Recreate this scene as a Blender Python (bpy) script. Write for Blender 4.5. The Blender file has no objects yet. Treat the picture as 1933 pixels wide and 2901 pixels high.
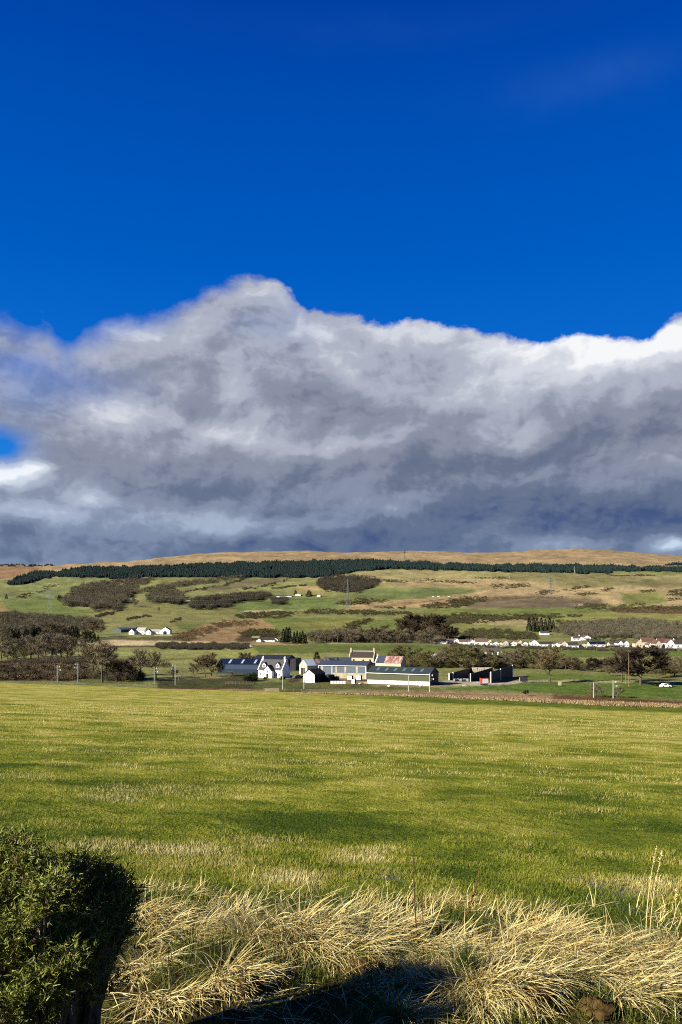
import bpy, math, random
import numpy as np

# ------------------------------------------------------------------ camera, sky, sun, exposure
SC = bpy.context.scene
COL = SC.collection
random.seed(7)
RNG = np.random.default_rng(7)
F = 2181.0            # focal length of the photograph in its own pixels (width 1933)
CX, HY = 966.5, 1750.0  # principal column, eye-level row
SUN_TO = (-0.87, -0.50)      # horizontal direction towards the sun
SUN_EL = math.radians(26)
EXPOSURE = 1.4

cam = bpy.data.cameras.new('camera')
camo = bpy.data.objects.new('camera', cam)
COL.objects.link(camo)
camo.location = (0, 0, 0)
camo.rotation_euler = (math.radians(90), 0, 0)
cam.sensor_fit = 'HORIZONTAL'
cam.sensor_width = 36
cam.lens = F / 1933 * 36
cam.shift_y = (HY - 1450.5) / 1933
cam.clip_start = 0.05
cam.clip_end = 30000
SC.camera = camo

SC.view_settings.view_transform = 'Standard'
SC.view_settings.look = 'None'
SC.view_settings.exposure = EXPOSURE
SC.view_settings.gamma = 1
SC.view_settings.use_curve_mapping = False
try:
    SC.cycles.use_denoising = False
    SC.cycles.pixel_filter_type = 'BLACKMAN_HARRIS'
    SC.cycles.filter_width = 1.05
    SC.cycles.max_bounces = 6
    SC.cycles.transparent_max_bounces = 8
except Exception:
    pass

sun = bpy.data.lights.new('sun', 'SUN')
sun.energy = 5.0
sun.angle = math.radians(0.5)
sun.color = (1.0, 0.94, 0.84)
suno = bpy.data.objects.new('sun', sun)
COL.objects.link(suno)
from mathutils import Vector, Matrix
_n = math.hypot(*SUN_TO)
SUNV = Vector((SUN_TO[0] / _n * math.cos(SUN_EL), SUN_TO[1] / _n * math.cos(SUN_EL), math.sin(SUN_EL)))
suno.rotation_euler = SUNV.to_track_quat('Z', 'Y').to_euler()
suno.location = SUNV * 50


def lin1(c):
    c = c / 255.0
    return c / 12.92 if c <= 0.04045 else ((c + 0.055) / 1.055) ** 2.4


def lin(r, g, b, k=1.0):
    return (lin1(r) * k, lin1(g) * k, lin1(b) * k)


def alb(r, g, b, k=0.60):
    return lin(r, g, b, k)


class NT:
    """tiny helper round a node tree"""
    def __init__(s, tree):
        s.t = tree
        s.n = tree.nodes
        s.l = tree.links

    def put(s, sock, v):
        if isinstance(v, bpy.types.NodeSocket):
            s.l.new(v, sock)
        elif v is not None:
            if isinstance(v, (tuple, list)) and len(v) == 3 and sock.type == 'RGBA':
                v = (*v, 1)
            sock.default_value = v

    def m(s, op, a, b=None, c=None, clamp=False):
        n = s.n.new('ShaderNodeMath')
        n.operation = op
        n.use_clamp = clamp
        for i, v in enumerate((a, b, c)):
            if v is not None:
                s.put(n.inputs[i], v)
        return n.outputs[0]

    def add(s, a, b): return s.m('ADD', a, b)
    def sub(s, a, b): return s.m('SUBTRACT', a, b)
    def mul(s, a, b): return s.m('MULTIPLY', a, b)

    def xyz(s, x, y, z):
        n = s.n.new('ShaderNodeCombineXYZ')
        for i, v in enumerate((x, y, z)):
            s.put(n.inputs[i], v)
        return n.outputs[0]

    def sep(s, v):
        n = s.n.new('ShaderNodeSeparateXYZ')
        s.put(n.inputs[0], v)
        return n.outputs

    def noise(s, vec, scale, detail=4, rough=0.5, dist=0.0, col=False, lac=2.0):
        n = s.n.new('ShaderNodeTexNoise')
        n.inputs['Scale'].default_value = scale
        n.inputs['Detail'].default_value = detail
        n.inputs['Roughness'].default_value = rough
        n.inputs['Distortion'].default_value = dist
        n.inputs['Lacunarity'].default_value = lac
        if vec is not None:
            s.l.new(vec, n.inputs['Vector'])
        return n.outputs['Color' if col else 'Fac']

    def ramp(s, fac, stops, interp='LINEAR'):
        n = s.n.new('ShaderNodeValToRGB')
        n.color_ramp.interpolation = interp
        e = n.color_ramp.elements
        while len(e) > 2:
            e.remove(e[-1])
        for i, (p, c) in enumerate(stops):
            el = e[i] if i < 2 else e.new(p)
            el.position = p
            el.color = (*c, 1) if len(c) == 3 else c
        s.put(n.inputs[0], fac)
        return n.outputs[0]

    def smooth(s, v, lo, hi):
        n = s.n.new('ShaderNodeMapRange')
        n.interpolation_type = 'SMOOTHSTEP'
        s.put(n.inputs[0], v)
        s.put(n.inputs[1], lo)
        s.put(n.inputs[2], hi)
        return n.outputs[0]

    def mix(s, fac, a, b, mode='MIX'):
        n = s.n.new('ShaderNodeMix')
        n.data_type = 'RGBA'
        n.blend_type = mode
        s.put(n.inputs[0], fac)
        s.put(n.inputs[6], a)
        s.put(n.inputs[7], b)
        return n.outputs[2]


def build_world():
    w = bpy.data.worlds.new('World')
    SC.world = w
    w.use_nodes = True
    w.node_tree.nodes.clear()
    t = NT(w.node_tree)
    out = t.n.new('ShaderNodeOutputWorld')
    bg = t.n.new('ShaderNodeBackground')
    t.l.new(bg.outputs[0], out.inputs[0])
    bg.inputs['Strength'].default_value = 0.10
    sky = t.n.new('ShaderNodeTexSky')
    sky.sky_type = 'NISHITA'
    sky.sun_disc = False
    sky.sun_elevation = SUN_EL
    sky.sun_rotation = math.atan2(SUN_TO[0], SUN_TO[1])
    sky.air_density = 1.0
    sky.dust_density = 0.2
    sky.ozone_density = 3.0
    tc = t.n.new('ShaderNodeTexCoord')
    x, y, z = t.sep(tc.outputs['Generated'])[:3]
    U = t.m('ARCTAN2', x, y)
    V = t.m('DIVIDE', z, t.m('SQRT', t.m('ADD', t.mul(x, x), t.m('MULTIPLY_ADD', y, y, 1e-6))))

    def uv(px, py):
        u = math.atan((px - CX) / F)
        return u, (HY - py) / F * math.cos(u)
    K = 10.0 / 2 ** EXPOSURE       # background strength is 0.1

    # clear sky: the physical sky, graded to the deep blue of the photograph
    grade = t.ramp(t.m('MULTIPLY', V, 1.0, clamp=True), [(0.0, (0.03, 0.30, 0.80)), (0.30, (0.004, 0.14, 0.60)), (0.45, (0.0, 0.105, 0.52)),
                                        (0.80, (0.0, 0.052, 0.37)), (1.0, (0.0, 0.04, 0.30))])
    skyl = t.n.new('ShaderNodeRGBToBW')
    t.l.new(sky.outputs[0], skyl.inputs[0])
    lum = skyl.outputs[0]
    # normalise the Nishita luminance softly so that only its slow variation remains
    var = t.m('POWER', t.m('DIVIDE', lum, 1.2), 0.06)
    sc = t.n.new('ShaderNodeVectorMath')
    sc.operation = 'SCALE'
    t.l.new(grade, sc.inputs[0])
    t.l.new(t.mul(var, K), sc.inputs['Scale'])
    blue = sc.outputs[0]

    # ---- cloud bank
    P = t.xyz(t.mul(U, 1.0), t.mul(V, 1.25), 0.37)
    wcol = t.noise(P, 5.0, 3, 0.5, col=True)
    wx, wy, _ = t.sep(wcol)[:3]
    wx = t.sub(wx, 0.5)
    wy = t.sub(wy, 0.5)
    w2 = t.noise(P, 17.0, 4, 0.55, col=True)
    w2x, w2y, _ = t.sep(w2)[:3]
    w2x = t.sub(w2x, 0.5)
    w2y = t.sub(w2y, 0.5)
    Uw = t.add(U, t.add(t.mul(wx, 0.06), t.mul(w2x, 0.035)))
    Vw = t.add(V, t.add(t.mul(wy, 0.045), t.mul(w2y, 0.03)))

    top = [(-700, 960), (-300, 900), (-100, 845), (0, 865), (74, 880), (130, 872), (185, 945), (250, 922), (345, 890), (493, 866), (592, 818),
           (680, 792), (727, 786), (790, 796), (840, 842), (888, 880), (986, 894), (1048, 912), (1171, 912), (1294, 931),
           (1381, 943), (1480, 966), (1529, 972), (1603, 952), (1726, 956), (1825, 960), (1899, 915), (1960, 895), (2200, 930), (2600, 980)]
    fc = t.n.new('ShaderNodeFloatCurve')
    cu = fc.mapping.curves[0]
    pts = [(uv(px, py)[0] + 0.8, uv(px, py)[1]) for px, py in top]
    pts = [(a / 1.6, b) for a, b in pts]
    while len(cu.points) < len(pts):
        cu.points.new(0.5, 0.5)
    for p, q in zip(cu.points, pts):
        p.location = q
    fc.mapping.update()
    t.put(fc.inputs['Value'], t.m('DIVIDE', t.add(U, 0.8), 1.6, clamp=True))
    Vtop = fc.outputs[0]
    puff = t.noise(P, 26.0, 8, 0.60, 0.2)
    big = t.noise(P, 9.0, 5, 0.5, 0.4)
    D = t.add(t.sub(Vtop, V), t.add(t.mul(t.sub(puff, 0.5), 0.040), t.mul(t.sub(big, 0.5), 0.012)))
    # edge softness: soft wisps on the left, crisp cumulus edge on the right
    soft = t.smooth(U, -0.05, -0.36)
    edge = t.m('MULTIPLY_ADD', soft, 0.050, 0.008)
    alpha = t.m('POWER', t.smooth(D, -0.004, edge), 0.8)

    def blob(px, py, sx, sy, amp, warped=True, tilt=0.0):
        u0, v0 = uv(px, py)
        du = t.sub(Uw if warped else U, u0)
        dv = t.sub(Vw if warped else V, v0)
        if tilt:
            dv = t.m('MULTIPLY_ADD', du, tilt, dv)
        a = t.m('MULTIPLY', du, F / sx)
        b = t.m('MULTIPLY', dv, F / sy)
        r = t.add(t.mul(a, a), t.mul(b, b))
        return t.mul(t.m('EXPONENT', t.mul(r, -1.0)), amp)

    def total(items):
        acc = None
        for it in items:
            b = blob(*it)
            acc = b if acc is None else t.add(acc, b)
        return acc
    # blue breaks on the left edge of the bank
    hole = total([(-10, 1262, 66, 40, 1.2), (30, 1030, 90, 40, 0.40), (215, 1075, 150, 50, 0.30), (60, 1120, 120, 60, 0.25), (120, 930, 100, 40, 0.30), (850, 850, 70, 45, 0.25), (760, 930, 130, 50, 0.14)])
    alpha = t.m('SUBTRACT', alpha, hole, clamp=True)
    # broad light and shade of the bank
    lightf = total([(1780, 1010, 260, 60, 0.24), (1640, 1075, 300, 80, 0.16), (1915, 955, 80, 45, 0.40), (1580, 962, 70, 18, 0.34),
                    (900, 930, 130, 30, 0.20, True, 0.6), (940, 1010, 120, 36, 0.18, True, 0.8), (660, 1105, 55, 60, 0.27), (1100, 960, 150, 50, 0.14),
                    (660, 1220, 240, 30, 0.26, True, 0.22), (330, 1150, 110, 60, 0.14), (300, 1180, 90, 50, 0.16), (350, 920, 90, 60, 0.20), (230, 1000, 120, 60, 0.14), (480, 960, 110, 60, 0.13),
                    (25, 1352, 70, 36, 0.72), (90, 1330, 30, 20, 0.3), (20, 1440, 120, 24, 0.14), (250, 1410, 60, 26, 0.30), (120, 1465, 90, 28, 0.30), (620, 1480, 170, 34, 0.28), (280, 1500, 200, 40, 0.14),
                    (1085, 1430, 130, 36, 0.24), (1470, 1225, 70, 34, 0.26), (1330, 1140, 130, 50, 0.14), (1000, 1260, 150, 40, 0.16), (1080, 1100, 100, 50, 0.12), (1400, 1010, 160, 60, 0.16),
                    (1600, 1545, 150, 22, 0.22), (1905, 1550, 50, 18, 0.5)])
    darkf = total([(480, 1090, 230, 60, 0.13), (1000, 1150, 260, 60, 0.20), (1600, 1250, 380, 80, 0.20), (1050, 1330, 330, 50, 0.18), (600, 1390, 190, 40, 0.20),
                   (1550, 1440, 480, 50, 0.36), (1850, 1480, 260, 40, 0.24), (1000, 1540, 700, 45, 0.22), (230, 1300, 120, 40, 0.10), (1300, 1390, 260, 36, 0.10)])
    # relief of the billows towards the light
    e = 0.016
    P1 = t.xyz(t.add(Uw, 0.0), t.mul(Vw, 1.5), 1.7)
    P2 = t.xyz(t.sub(Uw, e), t.mul(t.add(Vw, e), 1.5), 1.7)
    r1 = t.sub(t.noise(P1, 10.0, 8, 0.56), t.noise(P2, 10.0, 8, 0.56))
    P4 = t.xyz(t.add(Uw, 0.006), t.mul(t.sub(Vw, 0.006), 1.3), 1.7)
    P5 = t.xyz(Uw, t.mul(Vw, 1.3), 1.7)
    r2 = t.sub(t.noise(P4, 24.0, 6, 0.55), t.noise(P5, 24.0, 6, 0.55))
    P3 = t.xyz(t.mul(Uw, 0.75), t.mul(Vw, 1.6), 4.1)
    n3 = t.sub(t.noise(P3, 7.0, 6, 0.5, 0.3), 0.5)
    n4 = t.sub(t.noise(P, 30.0, 6, 0.62, 0.1), 0.5)
    B = t.add(t.add(t.add(t.mul(r1, 0.50), t.mul(r2, 0.34)), t.mul(n3, 0.17)), t.mul(n4, 0.10))
    rim = t.mul(t.m('SUBTRACT', 1.0, t.smooth(D, 0.0, 0.045)), t.m('MULTIPLY_ADD', t.smooth(U, -0.05, 0.12), 0.14, 0.04))
    B = t.add(B, t.add(t.sub(t.mul(lightf, 0.82), t.mul(darkf, 0.60)), rim))
    hgt = t.smooth(V, 0.04, 0.36)
    B = t.add(B, t.m('MULTIPLY_ADD', hgt, 0.17, 0.43))
    ccol = t.ramp(B, [(0.0, lin(52, 72, 112)), (0.18, lin(74, 90, 128)), (0.34, lin(106, 116, 140)), (0.50, lin(138, 145, 165)), (0.68, lin(174, 180, 196)), (0.86, lin(212, 216, 226)), (1.0, lin(246, 248, 250))], 'EASE')
    # cool slate tone low over the hills
    low = t.m('SUBTRACT', 1.0, t.smooth(V, 0.07, 0.22))
    ccol = t.mix(t.mul(low, 0.9), ccol, t.mix(1.0, ccol, (0.80, 0.96, 1.10), 'MULTIPLY'))
    # thin parts take some blue from the sky behind
    sc2 = t.n.new('ShaderNodeVectorMath')
    sc2.operation = 'SCALE'
    t.l.new(ccol, sc2.inputs[0])
    sc2.inputs['Scale'].default_value = K
    veil = t.mul(t.add(blob(1660, 225, 230, 60, 0.10), blob(1100, 90, 500, 60, 0.03)), t.noise(P, 14.0, 5, 0.6))
    blue = t.mix(veil, blue, (0.16 * K, 0.36 * K, 0.75 * K))
    final = t.mix(alpha, blue, sc2.outputs[0])
    # nothing but dim ground colour below the horizon
    below = t.smooth(V, -0.02, -0.06)
    final = t.mix(below, final, lin(70, 75, 50, K))
    t.l.new(final, bg.inputs['Color'])
    try:
        w.cycles.sampling_method = 'MANUAL'
        w.cycles.sample_map_resolution = 512
    except Exception:
        pass


build_world()

# ------------------------------------------------------------------ helpers: materials, meshes, tags
MATS = {}


def mat(name, c1, c2=None, scale=3.0, rough=0.8, bump=0.0, bscale=None, spec=0.3, metal=0.0, coord='Object', detail=5, stretch=(1, 1, 1)):
    if name in MATS:
        return MATS[name]
    m = bpy.data.materials.new(name)
    m.use_nodes = True
    t = NT(m.node_tree)
    p = t.n['Principled BSDF']
    p.inputs['Roughness'].default_value = rough
    p.inputs['Specular IOR Level'].default_value = spec
    p.inputs['Metallic'].default_value = metal
    if c2 is None:
        c2 = tuple(x * 0.75 for x in c1)
    tc = t.n.new('ShaderNodeTexCoord')
    mp = t.n.new('ShaderNodeMapping')
    mp.inputs['Scale'].default_value = stretch
    t.l.new(tc.outputs[coord], mp.inputs[0])
    n = t.noise(mp.outputs[0], scale, detail, 0.6)
    t.l.new(t.ramp(n, [(0.32, c1), (0.68, c2)]), p.inputs['Base Color'])
    if bump:
        b = t.n.new('ShaderNodeBump')
        b.inputs['Strength'].default_value = bump
        t.l.new(t.noise(mp.outputs[0], bscale or scale * 3, 4, 0.6), b.inputs['Height'])
        t.l.new(b.outputs[0], p.inputs['Normal'])
    MATS[name] = m
    return m


def attr_mat(name, attr='tint', rough=0.85, spec=0.15, trans=0.0, var=0.0, vscale=1.0):
    if name in MATS:
        return MATS[name]
    m = bpy.data.materials.new(name)
    m.use_nodes = True
    t = NT(m.node_tree)
    p = t.n['Principled BSDF']
    p.inputs['Roughness'].default_value = rough
    p.inputs['Specular IOR Level'].default_value = spec
    a = t.n.new('ShaderNodeAttribute')
    a.attribute_name = attr
    c = a.outputs['Color']
    if var:
        tc = t.n.new('ShaderNodeTexCoord')
        n = t.noise(tc.outputs['Object'], vscale, 4, 0.6)
        s = t.n.new('ShaderNodeVectorMath')
        s.operation = 'SCALE'
        t.l.new(c, s.inputs[0])
        t.l.new(t.m('MULTIPLY_ADD', n, var * 2, 1 - var), s.inputs['Scale'])
        c = s.outputs[0]
    t.l.new(c, p.inputs['Base Color'])
    if trans:
        tr = t.n.new('ShaderNodeBsdfTranslucent')
        t.l.new(c, tr.inputs[0])
        mx = t.n.new('ShaderNodeMixShader')
        mx.inputs[0].default_value = trans
        t.l.new(p.outputs[0], mx.inputs[1])
        t.l.new(tr.outputs[0], mx.inputs[2])
        t.l.new(mx.outputs[0], t.n['Material Output'].inputs[0])
    MATS[name] = m
    return m


def np_mesh(name, V, Fc, mats, tint=None, smooth=False, midx=None):
    """V (n,3); Fc (m,k) all faces of the same size; tint per vertex (n,3)"""
    me = bpy.data.meshes.new(name)
    V = np.asarray(V, np.float32)
    Fc = np.asarray(Fc, np.int32)
    k = Fc.shape[1]
    me.vertices.add(len(V))
    me.vertices.foreach_set('co', V.ravel())
    me.loops.add(Fc.size)
    me.loops.foreach_set('vertex_index', Fc.ravel())
    me.polygons.add(len(Fc))
    me.polygons.foreach_set('loop_start', np.arange(0, Fc.size, k, dtype=np.int32))
    me.polygons.foreach_set('loop_total', np.full(len(Fc), k, np.int32))
    if smooth:
        me.polygons.foreach_set('use_smooth', np.ones(len(Fc), bool))
    if midx is not None:
        me.polygons.foreach_set('material_index', np.asarray(midx, np.int32))
    for m in (mats if isinstance(mats, (list, tuple)) else [mats]):
        me.materials.append(m)
    if tint is not None:
        a = me.attributes.new('tint', 'FLOAT_COLOR', 'POINT')
        c = np.ones((len(V), 4), np.float32)
        c[:, :3] = tint
        a.data.foreach_set('color', c.ravel())
    me.update(calc_edges=True)
    me.validate()
    return me


def link(name, me, parent=None, loc=(0, 0, 0), rot=(0, 0, 0)):
    o = bpy.data.objects.new(name, me)
    COL.objects.link(o)
    o.location = loc
    o.rotation_euler = rot
    if parent is not None:
        o.parent = parent
    return o


def tag(o, label=None, cat=None, group=None, kind=None):
    if label:
        o['label'] = label
    if cat:
        o['category'] = cat
    if group:
        o['group'] = group
    if kind:
        o['kind'] = kind
    return o


def empty(name, loc, yaw=0.0, label=None, cat=None, group=None, scale=1.0):
    o = bpy.data.objects.new(name, None)
    COL.objects.link(o)
    o.location = loc
    o.rotation_euler = (0, 0, yaw)
    o.scale = (scale,) * 3 if isinstance(scale, (int, float)) else scale
    o.empty_display_size = 0.3
    return tag(o, label, cat, group)


CHILDREN = {}


def copy_tree(o, loc, yaw, scale, label, group=None):
    r = o.copy()
    COL.objects.link(r)
    r.location = loc
    r.rotation_euler = (0, 0, yaw)
    r.scale = scale if isinstance(scale, tuple) else (scale,) * 3
    r['label'] = label
    if group:
        r['group'] = group
    for ch in CHILDREN[o.name]:
        c = ch.copy()
        COL.objects.link(c)
        c.parent = r
    return r


class MB:
    """collects polygons, builds ONE mesh object"""
    def __init__(s):
        s.v, s.f, s.mi = [], [], []

    def poly(s, pts, mi=0):
        i = len(s.v)
        s.v += [tuple(p) for p in pts]
        s.f.append(tuple(range(i, i + len(pts))))
        s.mi.append(mi)

    def box(s, x0, x1, y0, y1, z0, z1, mi=0):
        c = [(x0, y0, z0), (x1, y0, z0), (x1, y1, z0), (x0, y1, z0), (x0, y0, z1), (x1, y0, z1), (x1, y1, z1), (x0, y1, z1)]
        for q in ((0, 3, 2, 1), (4, 5, 6, 7), (0, 1, 5, 4), (1, 2, 6, 5), (2, 3, 7, 6), (3, 0, 4, 7)):
            i = len(s.v)
            s.v += [c[k] for k in q]
            s.f.append((i, i + 1, i + 2, i + 3))
            s.mi.append(mi)

    def cbox(s, cx, cy, cz, sx, sy, sz, mi=0):
        s.box(cx - sx / 2, cx + sx / 2, cy - sy / 2, cy + sy / 2, cz - sz / 2, cz + sz / 2, mi)

    def slab(s, a, b, c, d, th, mi=0):
        """quad a b c d (any plane) given thickness th along its normal, downwards"""
        a, b, c, d = (Vector(p) for p in (a, b, c, d))
        n = (b - a).cross(d - a).normalized() * th
        lo = [p - n for p in (a, b, c, d)]
        hi = [a, b, c, d]
        s.poly(hi, mi)
        s.poly(lo[::-1], mi)
        for k in range(4):
            j = (k + 1) % 4
            s.poly([lo[k], lo[j], hi[j], hi[k]], mi)

    def tube(s, p0, p1, r0, r1=None, n=6, cap=True, mi=0):
        r1 = r0 if r1 is None else r1
        p0, p1 = Vector(p0), Vector(p1)
        d = (p1 - p0).normalized()
        u = d.orthogonal().normalized()
        w = d.cross(u)
        A = [p0 + (u * math.cos(2 * math.pi * k / n) + w * math.sin(2 * math.pi * k / n)) * r0 for k in range(n)]
        B = [p1 + (u * math.cos(2 * math.pi * k / n) + w * math.sin(2 * math.pi * k / n)) * r1 for k in range(n)]
        for k in range(n):
            j = (k + 1) % n
            s.poly([A[k], A[j], B[j], B[k]], mi)
        if cap:
            s.poly(A[::-1], mi)
            s.poly(B, mi)

    def bar(s, p0, p1, w, mi=0):
        s.tube(p0, p1, w * 0.7, w * 0.7, 4, True, mi)

    def build(s, name, mats, parent=None, loc=(0, 0, 0), rot=(0, 0, 0), label=None):
        me = bpy.data.meshes.new(name)
        me.from_pydata(s.v, [], s.f)
        for m in (mats if isinstance(mats, (list, tuple)) else [mats]):
            me.materials.append(m)
        me.polygons.foreach_set('material_index', s.mi)
        me.update()
        o = link(name, me, parent, loc, rot)
        if label:
            o['label'] = label
        return o


# value noise for the ground (numpy)
_perm = RNG.random((256, 256)).astype(np.float32)


def vnoise(x, y, seed=0):
    x = np.asarray(x, float) + seed * 17.3
    y = np.asarray(y, float) + seed * 9.1
    xi, yi = np.floor(x).astype(int), np.floor(y).astype(int)
    fx, fy = x - xi, y - yi
    fx, fy = fx * fx * (3 - 2 * fx), fy * fy * (3 - 2 * fy)
    g = lambda a, b: _perm[a & 255, b & 255]
    return (g(xi, yi) * (1 - fx) * (1 - fy) + g(xi + 1, yi) * fx * (1 - fy) + g(xi, yi + 1) * (1 - fx) * fy + g(xi + 1, yi + 1) * fx * fy)


def fbm(x, y, o=4, seed=0):
    s, a, t = 0.0, 1.0, 0.0
    for k in range(o):
        s = s + a * vnoise(x * 2 ** k, y * 2 ** k, seed + k)
        t += a
        a *= 0.5
    return s / t


# ------------------------------------------------------------------ the land
def field_z(x, y):
    """near pasture: a tilted plane with gentle swells, rolling over at its far left crest; a low hummocky verge in front"""
    x = np.asarray(x, float)
    y = np.asarray(y, float)
    z = -1.98 - 0.0903 * y - 0.0415 * x
    z = z + (fbm(x / 23, y / 23, 3, 3) - 0.5) * 0.5 * np.clip((y - 12) / 40, 0, 1)
    z = z + (fbm(x / 2.1, y / 2.1, 3, 5) - 0.5) * 0.10
    dc = 150 + np.clip(x + 60, 0, 200) * 1.1
    z = z - 0.00045 * np.clip(y - dc, 0, 200) ** 2 * np.clip((-x + 15) / 40, 0, 1)
    # verge hummocks
    for hx, hy, r, h in VERGE:
        z = z + .5 * h * np.exp(-(((x - hx) / r) ** 2 + ((y - hy) / (r * 0.8)) ** 2))
    # verge rises gently towards the road behind the camera
    z = z + 0.10 * np.clip(3.5 - y, 0, 2) ** 1.2
    return z


def vpt(px, d):
    return (px - CX) / F * d


# tussock mounds on the verge: (x, y, radius, height)
VERGE = [(vpt(470, 6.6), 6.6, .55, .20), (vpt(850, 5.9), 5.9, .75, .22), (vpt(640, 5.4), 5.4, .5, .16), (vpt(1150, 6.1), 6.1, .5, .14), (vpt(1480, 5.7), 5.7, .7, .20),
         (vpt(1450, 4.85), 4.85, .45, .22), (vpt(560, 4.9), 4.9, .5, .16), (vpt(1800, 5.6), 5.6, .8, .16), (vpt(1250, 5.2), 5.2, .4, .12),
         (vpt(1080, 4.75), 4.75, .35, .10), (vpt(1750, 4.9), 4.9, .5, .10), (vpt(300, 6.2), 6.2, .6, .12)]

# height control of the valley and hills: for each distance the row (photo pixels) at which the ground shows, along the columns
PXC = [-500, 0, 250, 500, 800, 1050, 1300, 1600, 1933, 2450]
CTRL = [
    (170, [1995] * 4 + [1985, 1995, 2010, 2025, 2040, 2060]),
    (222, [1952, 1958, 1962, 1965, 1968, 1975, 1984, 1996, 2008, 2025]),
    (262, [1950, 1952, 1952, 1953, 1954, 1957, 1962, 1972, 1984, 2000]),
    (300, [1930, 1931, 1933, 1935, 1936, 1937, 1938, 1942, 1950, 1960]),
    (350, [1908, 1908, 1909, 1910, 1910, 1910, 1911, 1914, 1918, 1925]),
    (450, [1876, 1875, 1874, 1872, 1872, 1872, 1873, 1876, 1880, 1885]),
    (600, [1842, 1842, 1838, 1836, 1838, 1840, 1842, 1846, 1850, 1855]),
    (690, [1826, 1826, 1822, 1820, 1824, 1828, 1834, 1836, 1837, 1842]),
    (850, [1802, 1800, 1796, 1795, 1800, 1806, 1812, 1812, 1812, 1815]),
    (1000, [1778, 1774, 1768, 1766, 1772, 1782, 1785, 1782, 1780, 1782]),
    (1250, [1738, 1734, 1726, 1722, 1726, 1730, 1736, 1738, 1736, 1738]),
    (1600, [1702, 1698, 1690, 1684, 1692, 1690, 1694, 1700, 1700, 1702]),
    (2000, [1680, 1674, 1664, 1658, 1660, 1652, 1652, 1654, 1656, 1660]),
    (2500, [1664, 1658, 1640, 1636, 1634, 1614, 1616, 1624, 1626, 1626]),
    (3000, [1632, 1626, 1604, 1599, 1592, 1586, 1598, 1603, 1606, 1606]),
]
SKYL = [(-500, 1596), (0, 1599), (140, 1601), (232, 1604), (356, 1597), (435, 1583), (547, 1571), (650, 1566), (800, 1562), (872, 1559), (930, 1563), (997, 1566), (1088, 1564),
        (1160, 1561), (1237, 1561), (1290, 1565), (1382, 1566), (1450, 1564), (1490, 1561), (1515, 1556), (1652, 1554), (1720, 1557), (1780, 1561), (1850, 1568), (1933, 1574), (2200, 1580), (2450, 1584)]
CD = np.array([c[0] for c in CTRL] + [4300, 5200, 8000], float)


def _ctrl_z(px):
    """(n, len(CD)) heights for columns px"""
    out = np.empty((len(px), len(CD)))
    for k, (d, row) in enumerate(CTRL):
        # smooth the columns a little
        out[:, k] = (HY - np.interp(px, PXC, row)) / F * d
    sk = np.interp(px, [a for a, _ in SKYL], [b for _, b in SKYL])
    n = len(CTRL)
    out[:, n] = (HY - sk) / F * 4300
    out[:, n + 1] = out[:, n] - 15
    out[:, n + 2] = out[:, n] - 160
    return out


PXG = np.linspace(-560, 2500, 766)
_CZ = _ctrl_z(PXG)
# light smoothing across columns except for the skyline
for _ in range(6):
    _CZ[1:-1, :len(CTRL)] = (_CZ[:-2, :len(CTRL)] + 2 * _CZ[1:-1, :len(CTRL)] + _CZ[2:, :len(CTRL)]) / 4


def terr_z(x, y):
    x = np.atleast_1d(np.asarray(x, float))
    y = np.atleast_1d(np.asarray(y, float))
    px = np.clip(CX + F * x / y, PXG[0], PXG[-1])
    gi = (px - PXG[0]) / (PXG[1] - PXG[0])
    i0 = np.clip(np.floor(gi).astype(int), 0, len(PXG) - 2)
    fx = gi - i0
    j = np.clip(np.searchsorted(CD, y) - 1, 0, len(CD) - 2)
    fy = np.clip((y - CD[j]) / (CD[j + 1] - CD[j]), 0, 1)
    z = (_CZ[i0, j] * (1 - fx) * (1 - fy) + _CZ[i0 + 1, j] * fx * (1 - fy) + _CZ[i0, j + 1] * (1 - fx) * fy + _CZ[i0 + 1, j + 1] * fx * fy)
    hill = np.clip((y - 900) / 900, 0, 1)
    z = z + (fbm(x / 340, y / 340, 4, 11) - 0.5) * 44 * hill * np.clip((4300 - y) / 900 + 0.25, 0.25, 1)
    z = z + (fbm(x / 60, y / 60, 3, 21) - 0.5) * 12 * hill
    z = z + (fbm(x / 30, y / 30, 3, 31) - 0.5) * 0.8 * np.clip((y - 320) / 200, 0, 1)
    return z


def tz(x, y):
    return float(terr_z(x, y)[0])


# rows of the land sheet
def rows():
    r, d = [], 168.0
    while d < 8000:
        r.append(d)
        d += 2.5 if d < 350 else 7 if d < 700 else 9 if d < 1400 else 17 if d < 3000 else 34 if d < 4700 else 330
    return np.array(r + [8000.0])


DR = rows()
UG = np.linspace((-540 - CX) / F, (2480 - CX) / F, 640)
GX = UG[None, :] * DR[:, None]
GY = np.repeat(DR[:, None], len(UG), 1)
GZ = terr_z(GX.ravel(), GY.ravel()).reshape(GX.shape)
GPX = CX + F * UG
GPY = HY - F * GZ / GY
_cm = np.minimum.accumulate(GPY, 0)


def hit(px, py, dmin=225.0):
    """where on the land the photo's pixel column/row lies: (x, y, z)"""
    k = int(np.clip(round((px - GPX[0]) / (GPX[1] - GPX[0])), 0, len(UG) - 1))
    col = GPY[:, k]
    i0 = int(np.searchsorted(DR, dmin))
    idx = np.nonzero(col[i0:] <= py)[0]
    i = i0 + (int(idx[0]) if len(idx) else len(DR) - i0 - 2)
    if i > i0 and col[i - 1] > col[i]:
        f = np.clip((col[i - 1] - py) / (col[i - 1] - col[i]), 0, 1)
        d = DR[i - 1] + f * (DR[i] - DR[i - 1])
    else:
        d = DR[i]
    x = (px - CX) / F * d
    return x, d, tz(x, d)


def on(px, d):
    x = (px - CX) / F * d
    return x, d, tz(x, d)


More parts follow.
